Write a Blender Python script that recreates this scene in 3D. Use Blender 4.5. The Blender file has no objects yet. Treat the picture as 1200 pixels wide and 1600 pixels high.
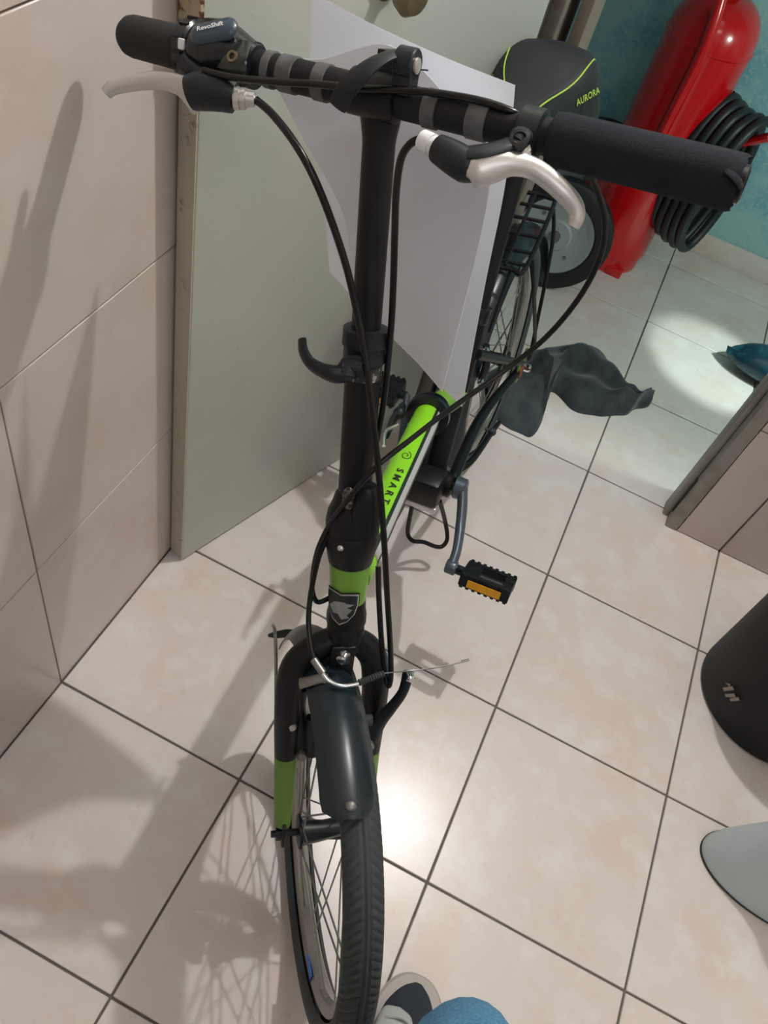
import bpy, bmesh, math, random
from mathutils import Vector, Matrix, Quaternion
V = Vector
PI = math.pi
C = bpy.context.scene.collection
SC = bpy.context.scene

# ------------------------------------------------------------------ camera, light, exposure
cam_d = bpy.data.cameras.new('camera'); cam = bpy.data.objects.new('camera', cam_d); C.objects.link(cam)
cm = [[0.889564, 0.405211, 0.210904], [-0.445541, 0.667691, 0.596391], [0.100845, -0.624494, 0.774492]]
mw = Matrix.Identity(4)
for j in range(3):
    for i in range(3):
        mw[i][j] = cm[j][i]
mw.translation = V((0.1464, -0.1035, 1.3111))
cam.matrix_world = mw
cam_d.sensor_fit = 'HORIZONTAL'; cam_d.sensor_width = 36.0; cam_d.lens = 38.4247
cam_d.clip_start = 0.01
SC.camera = cam
wd = bpy.data.worlds.new('world'); SC.world = wd; wd.use_nodes = True
wd.node_tree.nodes['Background'].inputs[0].default_value = (0.8, 0.85, 1, 1)
wd.node_tree.nodes['Background'].inputs[1].default_value = 0.05
SC.view_settings.view_transform = 'Standard'; SC.view_settings.look = 'None'
SC.view_settings.gamma = 1; SC.view_settings.use_curve_mapping = False
SC.view_settings.exposure = 0.0

def lamp(name, kind, loc, power, col, **kw):
    l = bpy.data.lights.new(name, kind); l.energy = power; l.color = col
    for k, v in kw.items(): setattr(l, k, v)
    o = bpy.data.objects.new(name, l); C.objects.link(o); o.location = loc
    return o
def aim(o, target):
    o.rotation_euler = (V(target) - o.location).to_track_quat('-Z', 'Y').to_euler()
# the bulb over the doorway, on this room's side of the partition
lamp('ceiling_bulb', 'POINT', (0.40, 1.235, 2.28), 64, (1.0, 0.985, 0.965), shadow_soft_size=0.022)
# unseen soft fill from overhead, behind the camera
rl = lamp('room_fill', 'AREA', (0.95, -1.0, 2.5), 9, (0.97, 0.97, 1.0), shape='DISK', size=0.9)
aim(rl, (0.95, -1.0, 0))
# unseen helper lights added for the back room
lamp('back_room_fill', 'POINT', (0.95, 1.47, 1.0), 15, (0.80, 1.0, 0.93), shadow_soft_size=0.08)  # greenish fill added low behind the partition to brighten the teal wall
sp = lamp('floor_patch_spot', 'SPOT', (1.02, 1.52, 1.15), 60, (0.80, 1.0, 0.93), shadow_soft_size=0.03)  # added spot, its cone draws the bright patch on the back floor
sp.data.spot_size = math.radians(15.5); sp.data.spot_blend = 0.25
aim(sp, (0.545, 1.93, 0))

# ------------------------------------------------------------------ materials
def hexc(r, g, b): return tuple(pow(x / 255.0, 2.2) for x in (r, g, b)) + (1,)
MATS = {}
def mat(name, col, rough=0.5, metal=0.0, spec=0.5, noise=None, bump=None, coat=0.0, sheen=0.0):
    """noise = (scale, colour2, lo, hi) blends a second colour; bump = (scale, strength)"""
    if name in MATS: return MATS[name]
    m = bpy.data.materials.new(name); m.use_nodes = True; nt = m.node_tree; N = nt.nodes; L = nt.links
    b = N['Principled BSDF']
    b.inputs['Base Color'].default_value = col; b.inputs['Roughness'].default_value = rough
    b.inputs['Metallic'].default_value = metal; b.inputs['Specular IOR Level'].default_value = spec
    b.inputs['Coat Weight'].default_value = coat
    b.inputs['Sheen Weight'].default_value = sheen
    geo = N.new('ShaderNodeNewGeometry')
    prev = None
    for nz in (noise if isinstance(noise, list) else [noise] if noise else []):
        t = N.new('ShaderNodeTexNoise'); t.inputs['Scale'].default_value = nz[0]; t.inputs['Detail'].default_value = 6
        t.inputs['Roughness'].default_value = 0.6
        L.new(geo.outputs['Position'], t.inputs['Vector'])
        r = N.new('ShaderNodeMapRange'); r.inputs['From Min'].default_value = nz[2]; r.inputs['From Max'].default_value = nz[3]
        L.new(t.outputs['Fac'], r.inputs['Value'])
        mx = N.new('ShaderNodeMix'); mx.data_type = 'RGBA'
        L.new(r.outputs['Result'], mx.inputs['Factor'])
        if prev: L.new(prev, mx.inputs['A'])
        else: mx.inputs['A'].default_value = col
        mx.inputs['B'].default_value = nz[1]
        prev = mx.outputs['Result']
    if prev: L.new(prev, b.inputs['Base Color'])
    if bump:
        t = N.new('ShaderNodeTexNoise'); t.inputs['Scale'].default_value = bump[0]; t.inputs['Detail'].default_value = 4
        L.new(geo.outputs['Position'], t.inputs['Vector'])
        bp = N.new('ShaderNodeBump'); bp.inputs['Strength'].default_value = bump[1]; bp.inputs['Distance'].default_value = 0.001
        L.new(t.outputs['Fac'], bp.inputs['Height']); L.new(bp.outputs['Normal'], b.inputs['Normal'])
    MATS[name] = m
    return m

M_tile = mat('floor_tile', hexc(214, 207, 202), 0.265, noise=[(6, hexc(213, 197, 187), 0.48, 0.68), (14, hexc(220, 217, 213), 0.5, 0.7), (38, hexc(190, 172, 163), 0.66, 0.82)], bump=(60, 0.05))
M_wtile = mat('wall_tile', hexc(203, 194, 188), 0.33, noise=[(5, hexc(196, 180, 170), 0.45, 0.68), (12, hexc(203, 193, 189), 0.5, 0.7), (30, hexc(180, 156, 144), 0.68, 0.84)], bump=(60, 0.05))
M_grout = mat('grout', hexc(104, 97, 92), 0.9)
M_wgrout = mat('wall_grout', hexc(186, 170, 158), 0.9)
M_plaster = mat('plaster', hexc(205, 200, 194), 0.8)
M_teal = mat('teal_paint', hexc(150, 196, 200), 0.6, noise=[(7, hexc(104, 170, 192), 0.45, 0.65), (90, hexc(172, 206, 194), 0.5, 0.75)])
M_door = mat('door_paint', hexc(194, 199, 188), 0.45, noise=[(3, hexc(184, 192, 186), 0.4, 0.7), (90, hexc(160, 160, 144), 0.66, 0.8)], bump=(25, 0.1))
M_dooredge = mat('door_edge_paint', hexc(184, 178, 162), 0.55, noise=[(70, hexc(120, 108, 88), 0.6, 0.75)], bump=(40, 0.2))
M_wood = mat('bare_wood', hexc(120, 78, 48), 0.7, noise=[(110, hexc(66, 38, 22), 0.5, 0.6), (42, hexc(184, 170, 142), 0.48, 0.52)])
M_jamb = mat('jamb_paint', hexc(150, 148, 140), 0.5, noise=(12, hexc(132, 124, 112), 0.5, 0.7))
M_brownjamb = mat('old_jamb', hexc(128, 124, 116), 0.6, noise=(20, hexc(104, 96, 88), 0.45, 0.7))
M_black = mat('black_paint', hexc(20, 21, 24), 0.42, spec=0.32, noise=(30, hexc(28, 29, 32), 0.5, 0.7))
M_gloss = mat('gloss_black', hexc(26, 30, 34), 0.22)
M_plastic = mat('black_plastic', hexc(27, 31, 36), 0.42, spec=0.4)
M_fender = mat('fender_plastic', hexc(30, 39, 45), 0.33, noise=(150, hexc(60, 70, 76), 0.72, 0.8))
M_rubber = mat('rubber', hexc(58, 62, 64), 0.7)
M_foam = mat('foam', hexc(34, 37, 43), 0.92, spec=0.25, bump=(900, 0.5))
M_grip = mat('grip_rubber', hexc(38, 38, 39), 0.85, bump=(700, 0.5))
M_tape = mat('grey_tape', hexc(92, 94, 96), 0.7, noise=(60, hexc(70, 71, 72), 0.45, 0.65))
M_tapeb = mat('black_tape', hexc(26, 26, 29), 0.6, spec=0.3)
M_cable = mat('cable_housing', hexc(17, 17, 18), 0.28, spec=0.4)
M_green = mat('lime_paint', hexc(132, 206, 40), 0.3)
M_greend = mat('green_paint', hexc(112, 158, 58), 0.35)
M_white = mat('white_decal', hexc(214, 216, 214), 0.4)
M_silver = mat('bare_aluminium', hexc(205, 203, 200), 0.38, 0.75)
M_chrome = mat('chrome', hexc(214, 216, 218), 0.15, 1.0)
M_steel = mat('dull_steel', hexc(140, 140, 138), 0.4, 0.9)
M_rim = mat('rim_metal', hexc(150, 148, 142), 0.38, 0.7)
M_crank = mat('crank_grey', hexc(82, 92, 102), 0.32, 0.35)
M_amber = mat('amber_reflector', hexc(206, 148, 40), 0.3)
M_orange = mat('orange_reflector', hexc(210, 120, 50), 0.3)
M_red = mat('red_enamel', hexc(196, 18, 26), 0.22, coat=0.4)
M_hose = mat('hose_rubber', hexc(34, 42, 46), 0.45)
M_disc = mat('wheel_disc', hexc(152, 162, 166), 0.5, noise=(40, hexc(128, 136, 138), 0.6, 0.75))
M_rag = mat('rag_cloth', hexc(58, 66, 68), 0.95, noise=(25, hexc(44, 50, 54), 0.4, 0.6), bump=(400, 0.8), sheen=0.3)
M_blueplastic = mat('dark_blue_gloss', hexc(22, 50, 62), 0.28, noise=(30, hexc(34, 78, 92), 0.5, 0.62), bump=(70, 0.8))
M_bin = mat('bin_black', hexc(24, 24, 27), 0.6, spec=0.3)
M_bucket = mat('pedestal_white', hexc(190, 202, 208), 0.35)
M_denim = mat('denim', hexc(74, 130, 168), 0.9, noise=(300, hexc(96, 152, 188), 0.45, 0.6), bump=(600, 0.8))
M_shoe = mat('shoe_fabric', hexc(44, 50, 58), 0.9, bump=(500, 0.6))
M_sole = mat('shoe_rubber', hexc(176, 170, 164), 0.7)
M_tongue = mat('shoe_tongue', hexc(176, 182, 176), 0.85)
M_saddle = mat('saddle_vinyl', hexc(28, 31, 34), 0.6)
M_saddles = mat('saddle_flank', hexc(30, 38, 38), 0.55)
M_lime = mat('lime_piping', hexc(150, 186, 70), 0.5)
M_letter = mat('black_letters', hexc(24, 40, 26), 0.5)
M_label = mat('white_print', hexc(226, 230, 232), 0.5)
M_brass = mat('old_brass', hexc(120, 108, 84), 0.45, 0.6)
M_blue = mat('blue_sticker', hexc(40, 84, 170), 0.4)

def paper_mat(name, share):
    m = bpy.data.materials.new(name); m.use_nodes = True; N = m.node_tree.nodes; L = m.node_tree.links
    N.remove(N['Principled BSDF']); out = N['Material Output']
    d = N.new('ShaderNodeBsdfDiffuse'); d.inputs['Color'].default_value = hexc(236, 237, 242)
    t = N.new('ShaderNodeBsdfTranslucent'); t.inputs['Color'].default_value = hexc(244, 245, 250)
    mx = N.new('ShaderNodeMixShader'); mx.inputs[0].default_value = share
    L.new(d.outputs[0], mx.inputs[1]); L.new(t.outputs[0], mx.inputs[2]); L.new(mx.outputs[0], out.inputs[0])
    return m
M_paper = paper_mat('paper', 0.55)
M_paper2 = paper_mat('paper_stack', 0.30)

# ------------------------------------------------------------------ mesh helpers
class MB:
    def __init__(s): s.v = []; s.f = []
    def add(s, v, f):
        o = len(s.v); s.v += [V(p) for p in v]; s.f += [[i + o for i in q] for q in f]; return s
    def obj(s, name, m, parent=None, smooth=True, origin=None, bevel=0.0, seg=2, auto=None):
        o0 = V(origin) if origin is not None else (parent['_o'] if parent is not None and '_o' in parent else V((0, 0, 0)))
        o0 = V(o0)
        me = bpy.data.meshes.new(name)
        me.from_pydata([tuple(p - o0) for p in s.v], [], s.f); me.validate(); me.update()
        if m: me.materials.append(m)
        if bevel or auto:
            bm = bmesh.new(); bm.from_mesh(me)
            bmesh.ops.remove_doubles(bm, verts=bm.verts, dist=1e-6)
            bmesh.ops.recalc_face_normals(bm, faces=bm.faces)
            if bevel:
                ed = [e for e in bm.edges if len(e.link_faces) == 2 and e.calc_face_angle(0) > 0.5]
                bmesh.ops.bevel(bm, geom=ed, offset=bevel, segments=seg, affect='EDGES', profile=0.5)
            bm.to_mesh(me); bm.free()
        else:
            bm = bmesh.new(); bm.from_mesh(me); bmesh.ops.recalc_face_normals(bm, faces=bm.faces); bm.to_mesh(me); bm.free()
        if smooth:
            for p in me.polygons: p.use_smooth = True
            me.set_sharp_from_angle(angle=math.radians(38))
        o = bpy.data.objects.new(name, me); C.objects.link(o)
        if parent is not None:
            o.parent = parent; o['_o'] = tuple(o0)
            if '_o' in parent: pass
        else:
            o['_o'] = tuple(o0); o.location = o0
        return o
    def box(s, c, size, ax=None):
        c = V(c); X, Y, Z = ax if ax else (V((1, 0, 0)), V((0, 1, 0)), V((0, 0, 1)))
        hx, hy, hz = [k / 2 for k in size]
        v = [c + X * (a * hx) + Y * (b * hy) + Z * (d * hz) for d in (-1, 1) for b in (-1, 1) for a in (-1, 1)]
        return s.add(v, [(0, 2, 3, 1), (4, 5, 7, 6), (0, 1, 5, 4), (2, 6, 7, 3), (0, 4, 6, 2), (1, 3, 7, 5)])
    def sweep(s, path, r, seg=12, up=None, n=None, cap=True, closed=False):
        """tube through path; r = radius, list of radii or list of (a, b) half sizes (a across 'up', b along it)"""
        P = [V(p) for p in path]
        R = r if isinstance(r, list) else [r] * len(P)
        R = [x if isinstance(x, tuple) else (x, x) for x in R]
        if n: P, R = spline(P, R, n, closed)
        k = len(P); T = []
        for i in range(k):
            if closed: t = P[(i + 1) % k] - P[i - 1]
            else: t = P[min(i + 1, k - 1)] - P[max(i - 1, 0)]
            T.append(t.normalized())
        if up is None:
            a = V((0, 0, 1)) if abs(T[0].z) < 0.9 else V((1, 0, 0))
            U = (a - T[0] * a.dot(T[0])).normalized()
        vs = []
        for i in range(k):
            if up is not None:
                a = V(up); u = (a - T[i] * a.dot(T[i])).normalized()
            else:
                if i: q = T[i - 1].rotation_difference(T[i]); U = q @ U
                u = (U - T[i] * U.dot(T[i])).normalized()
            w = T[i].cross(u)
            for j in range(seg):
                an = 2 * PI * j / seg
                vs.append(P[i] + w * (math.cos(an) * R[i][0]) + u * (math.sin(an) * R[i][1]))
        fs = []
        for i in range(k if closed else k - 1):
            i2 = (i + 1) % k
            for j in range(seg):
                j2 = (j + 1) % seg
                fs.append((i * seg + j, i * seg + j2, i2 * seg + j2, i2 * seg + j))
        if cap and not closed:
            fs.append(tuple(range(seg))[::-1]); fs.append(tuple((k - 1) * seg + j for j in range(seg)))
        return s.add(vs, fs)
    def lathe(s, p, axis, prof, seg=28, a0=None, a1=None, ref=None, cap=True):
        """prof = [(t, r)...] along axis from p"""
        p = V(p); A = V(axis).normalized()
        x = V(ref) if ref is not None else (V((0, 0, 1)) if abs(A.z) < 0.9 else V((1, 0, 0)))
        X = (x - A * x.dot(A)).normalized(); Y = A.cross(X)
        full = a0 is None
        m = seg if full else seg + 1
        vs = []
        for t, r in prof:
            for j in range(m):
                an = 2 * PI * j / seg if full else a0 + (a1 - a0) * j / seg
                vs.append(p + A * t + X * (r * math.cos(an)) + Y * (r * math.sin(an)))
        fs = []
        for i in range(len(prof) - 1):
            for j in range(seg):
                j2 = (j + 1) % m if full else j + 1
                fs.append((i * m + j, i * m + j2, (i + 1) * m + j2, (i + 1) * m + j))
        if full and cap:
            if prof[0][1] > 1e-6: fs.append(tuple(range(m))[::-1])
            if prof[-1][1] > 1e-6: fs.append(tuple((len(prof) - 1) * m + j for j in range(m)))
        return s.add(vs, fs)
    def grid(s, rows, closed=False):
        k = len(rows[0]); vs = [p for r in rows for p in r]; fs = []
        for i in range(len(rows) - 1):
            for j in range(k if closed else k - 1):
                j2 = (j + 1) % k
                fs.append((i * k + j, i * k + j2, (i + 1) * k + j2, (i + 1) * k + j))
        return s.add(vs, fs)
    def ball(s, c, r, seg=14, ax=None, squash=(1, 1, 1)):
        c = V(c); X, Y, Z = ax if ax else (V((1, 0, 0)), V((0, 1, 0)), V((0, 0, 1)))
        rows = []
        for i in range(seg // 2 + 1):
            th = PI * i / (seg // 2)
            rows.append([c + X * (r * squash[0] * math.sin(th) * math.cos(2 * PI * j / seg)) + Y * (r * squash[1] * math.sin(th) * math.sin(2 * PI * j / seg)) + Z * (r * squash[2] * math.cos(th)) for j in range(seg)])
        return s.grid(rows, True)

def cr(a, b, c, d, t):
    return 0.5 * ((2 * b) + (c - a) * t + (2 * a - 5 * b + 4 * c - d) * t * t + (3 * b - a - 3 * c + d) * t ** 3)
def spline(P, R, n, closed=False):
    k = len(P); oP = []; oR = []
    segs = k if closed else k - 1
    for i in range(segs):
        g = (lambda L, q: L[q % k]) if closed else (lambda L, q: L[max(0, min(k - 1, q))])
        for j in range(n):
            t = j / n
            oP.append(cr(g(P, i - 1), g(P, i), g(P, i + 1), g(P, i + 2), t))
            ra, rb = g(R, i), g(R, i + 1)
            oR.append((ra[0] + (rb[0] - ra[0]) * t, ra[1] + (rb[1] - ra[1]) * t))
    if not closed: oP.append(P[-1]); oR.append(R[-1])
    return oP, oR
def patch(rows, nu, nv):
    """smooth grid of points through a coarse grid"""
    a = []
    for r in rows:
        a.append(spline([V(p) for p in r], [(0, 0)] * len(r), nu)[0])
    out = [[] for _ in range((len(rows) - 1) * nv + 1)]
    for c in range(len(a[0])):
        col = spline([a[i][c] for i in range(len(rows))], [(0, 0)] * len(rows), nv)[0]
        for i, p in enumerate(col): out[i].append(p)
    return out
def sheet(rows, th=0.0003):
    """closed thin shell from a grid"""
    n = len(rows); k = len(rows[0]); top = [[V(p) for p in r] for r in rows]; mb = MB()
    nr = []
    for i in range(n):
        for j in range(k):
            du = top[i][min(j + 1, k - 1)] - top[i][max(j - 1, 0)]; dv = top[min(i + 1, n - 1)][j] - top[max(i - 1, 0)][j]
            nr.append(du.cross(dv).normalized())
    vs = [top[i][j] + nr[i * k + j] * th / 2 for i in range(n) for j in range(k)] + [top[i][j] - nr[i * k + j] * th / 2 for i in range(n) for j in range(k)]
    o = n * k; fs = []
    for i in range(n - 1):
        for j in range(k - 1):
            q = (i * k + j, i * k + j + 1, (i + 1) * k + j + 1, (i + 1) * k + j)
            fs.append(q); fs.append(tuple(x + o for x in q[::-1]))
    bd = [j for j in range(k)] + [i * k + k - 1 for i in range(1, n)] + [(n - 1) * k + j for j in range(k - 2, -1, -1)] + [i * k for i in range(n - 2, 0, -1)]
    for a, b in zip(bd, bd[1:] + bd[:1]): fs.append((a, a + o, b + o, b))
    return mb.add(vs, fs)

def thing(name, label, cat, loc, group=None):
    o = bpy.data.objects.new(name, None); C.objects.link(o); o.location = loc; o.empty_display_size = 0.05
    o['label'] = label; o['category'] = cat; o['_o'] = tuple(loc)
    if group: o['group'] = group
    return o
def tag(o, label, cat, group=None):
    o['label'] = label; o['category'] = cat
    if group: o['group'] = group
    return o
def struct(o, label=None):
    o['kind'] = 'structure'
    if label: o['label'] = label
    return o
def text(s, size, fn, name, m, parent, depth=0.0, align='CENTER', bold=0.0, space=1.0, wrap=False):
    """letters mapped through fn(x, y) -> (point, normal), a thin raised print"""
    cu = bpy.data.curves.new('tmp_text', 'FONT'); cu.body = s; cu.size = size; cu.align_x = align; cu.align_y = 'CENTER'; cu.offset = bold; cu.resolution_u = 3
    cu.space_character = space
    o = bpy.data.objects.new('tmp_text', cu); C.objects.link(o)
    dg = bpy.context.evaluated_depsgraph_get(); dg.update()
    me = bpy.data.meshes.new_from_object(o.evaluated_get(dg))
    bpy.data.objects.remove(o)
    bm = bmesh.new(); bm.from_mesh(me)
    if wrap:
        lo = min(v.co.y for v in bm.verts); hi = max(v.co.y for v in bm.verts); q = lo + 0.0012
        while q < hi:
            bmesh.ops.bisect_plane(bm, geom=bm.verts[:] + bm.edges[:] + bm.faces[:], plane_co=(0, q, 0), plane_no=(0, 1, 0)); q += 0.0012
    bm.to_mesh(me); bm.free()
    mb = MB(); vs = []
    for v in me.vertices:
        p, nn = fn(v.co.x, v.co.y); vs.append(V(p) + V(nn) * 0.0004)
    mb.add(vs, [tuple(p.vertices) for p in me.polygons])
    bpy.data.meshes.remove(me)
    return mb.obj(name, m, parent, smooth=False)
def planar(o, x, y):
    o, x, y = V(o), V(x).normalized(), V(y); y = (y - x * y.dot(x)).normalized(); n = x.cross(y)
    return lambda a, b: (o + x * a + y * b, n)

random.seed(4)
T = 0.3333
# ------------------------------------------------------------------ room
fl = struct(MB().box((0.5, 0.4, -0.026), (2.6, 5.0, 0.046)).obj('floor', M_grout, smooth=False, origin=(0, 0, 0)))
def tile_mesh(name, sx, sy, sz, m, bev=0.0012):
    o = MB().box((0, 0, 0), (sx, sy, sz)).obj(name, m, smooth=True, bevel=bev, seg=1)
    me = o.data; bpy.data.objects.remove(o); return me
g = 0.0034
ft = tile_mesh('tile', T - g, T - g, 0.008, M_tile)
def put(me, name, loc, parent, rot=None):
    o = bpy.data.objects.new(name, me); C.objects.link(o); o.parent = parent
    o.location = V(loc)
    if rot: o.rotation_euler = rot
    return o
for a in range(-1, 5):
    for b in range(-3, 8):
        if a >= 2 and b == 3:
            pass
        put(ft, 'tile', ((a + 0.5) * T, (b + 0.5) * T, -0.004 + random.uniform(-0.0003, 0.0003)), fl)
# left wall, tiled
wl = struct(MB().box((-T - 0.062, 0.0, 1.3), (0.10, 2.56, 2.6)).obj('wall_left', M_wgrout, smooth=False, origin=(0, 0, 0)))
wt = tile_mesh('tile', 0.012, T - 0.0022, T - 0.0022, M_wtile, 0.001)
for b in range(-3, 4):
    for k in range(0, 7):
        yc = (b + 0.5) * T
        if b == 3: continue
        put(wt, 'tile', (-T - 0.006 + random.uniform(-0.0003, 0.0003), yc, (k + 0.5) * T), wl)
wte = tile_mesh('tile', 0.012, 0.277, T - 0.0022, M_wtile, 0.001)
for k in range(0, 7):
    put(wte, 'tile', (-T - 0.006, 3 * T + 0.140, (k + 0.5) * T), wl)
# partition between this room and the back room
def tbox(x0, x1, y0, y1, z0, z1): return ((x0 + x1) / 2, (y0 + y1) / 2, (z0 + z1) / 2), (x1 - x0, y1 - y0, z1 - z0)
struct(MB().box(*tbox(-0.45, -0.095, 1.282, 1.40, 0, 2.6)).obj('wall_partition_left', M_plaster, smooth=False, origin=(0, 0, 0)))
wr = struct(MB().box(*tbox(0.562, 1.8, 1.296, 1.40, -0.002, 2.6)).obj('wall_partition_right', M_wgrout, smooth=False, origin=(0, 0, 0)))
struct(MB().box(*tbox(-0.095, 0.562, 1.282, 1.40, 1.98, 2.6)).obj('wall_partition_top', M_plaster, smooth=False, origin=(0, 0, 0)))
st = tile_mesh('tile', T - 0.003, 0.012, T - 0.003, M_wtile, 0.001)
ste = tile_mesh('tile', 2 * T - 0.003 - 0.5635, 0.012, T - 0.003, M_wtile, 0.001)
for k in range(0, 5):
    put(ste, 'tile', (0.5635 + (2 * T - 0.003 - 0.5635) / 2 + 0.0005, 1.289, (k + 0.5) * T), wr)
    for a in (2, 3, 4):
        put(st, 'tile', ((a + 0.5) * T, 1.289, (k + 0.5) * T), wr)
# back room walls
struct(MB().box(*tbox(-0.9, 1.8, 2.47, 2.55, -0.002, 2.6)).obj('wall_back', M_teal, smooth=False, origin=(0, 0, 0)))
struct(MB().box(*tbox(-0.98, -0.9, 1.40, 2.55, -0.002, 2.6)).obj('wall_back_left', M_teal, smooth=False, origin=(0, 0, 0)))
struct(MB().box(*tbox(1.8, 1.88, -2.1, 2.55, -0.002, 2.6)).obj('wall_right', M_plaster, smooth=False, origin=(0, 0, 0)))
struct(MB().box(*tbox(-0.45, 1.8, -2.1, -2.0, -0.002, 2.6)).obj('wall_front', M_plaster, smooth=False, origin=(0, 0, 0)))
struct(MB().box(*tbox(-0.39, -0.345, -2.1, -1.28, -0.002, 2.6)).obj('wall_left_front', M_plaster, smooth=False, origin=(0, 0, 0)))
struct(MB().box(*tbox(-0.98, 1.88, -2.1, 2.55, 2.6, 2.68)).obj('ceiling', M_plaster, smooth=False, origin=(0, 0, 0)))
struct(MB().box(*tbox(-0.98, 1.88, -2.1, 2.7, -0.06, -0.0495)).obj('floor_slab', M_grout, smooth=False, origin=(0, 0, 0)))
struct(MB().box(*tbox(-0.9, -0.334, 1.40, 2.47, -0.04, -0.001)).obj('floor_back', M_tile, smooth=False, origin=(0, 0, 0)))
# low skirting strip along the back wall
bb = struct(MB().box(*tbox(-0.9, 1.8, 2.458, 2.470, 0.0, 0.07)).obj('baseboard_back', M_tile, smooth=True, bevel=0.003, origin=(0, 0, 0)))
# right door jamb: a board with a rebate and a dark slot in it
jr = struct(MB().box(*tbox(0.535, 0.562, 1.281, 1.40, 0, 1.98)).box(*tbox(0.522, 0.5345, 1.312, 1.352, 0, 1.98)).obj('trim_right', M_jamb, bevel=0.003, origin=(0, 0, 0)))
MB().box(*tbox(0.5335, 0.5352, 1.30, 1.309, 0.03, 0.14)).obj('strike_slot', mat('slot_dark', hexc(50, 46, 42), 0.8), jr, smooth=False)
jl = struct(MB().box(*tbox(-0.094, -0.072, 1.268, 1.40, 0, 1.98)).obj('trim_left', M_brownjamb, bevel=0.003, origin=(0, 0, 0)))
MB().box(*tbox(-0.055, -0.036, 1.30, 1.42, 0, 1.98)).obj('door_stop', mat('stop_dark', hexc(120, 110, 100), 0.6), jl, bevel=0.002)
struct(MB().box(*tbox(-0.072, 0.535, 1.275, 1.40, 1.955, 1.98)).obj('trim_top', M_jamb, smooth=False, origin=(0, 0, 0)))
# the door, swung open against the left wall
dd = V((0.3236, 0.9462, 0)); dn = V((0.9462, -0.3236, 0))          # along the leaf, face normal
dr = V((-0.299, 0.634, 0.004))
door = MB()
door.box(dr + dd * 0.321 - dn * 0.0165 + V((0, 0, 0.975)), (0.642, 0.033, 1.95), (dd, dn, V((0, 0, 1))))
door = struct(door.obj('door_1', M_door, bevel=0.003, origin=(0, 0, 0)), 'grey-green painted door leaf standing open against the tiled wall')
MB().box(dr - dd * 0.0006 - dn * 0.0165 + V((0, 0, 0.975)), (0.0022, 0.030, 1.944), (dd, dn, V((0, 0, 1)))).obj('edge_strip', M_dooredge, door, smooth=False)
MB().box(dr - dd * 0.0008 - dn * 0.0165 + V((0, 0, 1.30)), (0.0042, 0.0335, 0.742), (dd, dn, V((0, 0, 1)))).obj('bare_patch', M_wood, door, smooth=False)['label'] = 'brown worn patch of bare wood on the upper door edge'
kb = dr + dd * 0.263 + V((0, 0, 0.948))
MB().lathe(kb, dn, [(0.0, 0.022), (0.004, 0.022), (0.006, 0.010), (0.022, 0.010), (0.028, 0.020), (0.040, 0.024), (0.050, 0.018), (0.053, 0.0)]).obj('door_knob', M_brass, door)

# ------------------------------------------------------------------ bicycle frames of reference
S = V((-0.257, 0.274, 0.927)).normalized()                           # steering axis, upwards
MP = V((-0.062, 0.514, 0.991))
def ax(t): return MP - S * t
FH = V((0.088, -0.996, 0)).normalized()
LF = V((0.966, 0.086, 0.243)); LF = (LF - S * LF.dot(S)).normalized()
FW = LF.cross(S) * -1
if FW.dot(FH) < 0: FW = -FW
WH = V((0.152, 0.247, 0.245)); WN = V((0.838, 0.546, 0.005)).normalized()
WE = V((0.506, -0.779, 0.371)); WE = (WE - WN * WE.dot(WN)).normalized(); WU = WN.cross(WE) * -1
if WU.z < 0: WU = -WU
def WF(a, b, c): return WH + WE * a + WN * b + WU * c                  # forward, to the bike's left, up the fork
BB = V((0.054, 0.857, 0.262)); RL = V((0.984, 0, 0.18)).normalized(); RU = V((-0.18, 0, 0.984)).normalized(); RF = V((0, -1, 0))
RH = V((0.034, 1.255, 0.240))
def RB(a, b, c): return BB + RF * a + RL * b + RU * c
def RW(a, b, c): return RH + RF * a + RL * b + RU * c
bike = thing('bicycle', 'black and lime-green folding bicycle leaning against the open door', 'bicycle', (0.10, 0.80, 0.0))
tube = lambda path, r, name, m, par=bike, n=None, seg=14, **k: MB().sweep(path, r, seg, n=n, **k).obj(name, m, par)

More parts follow.
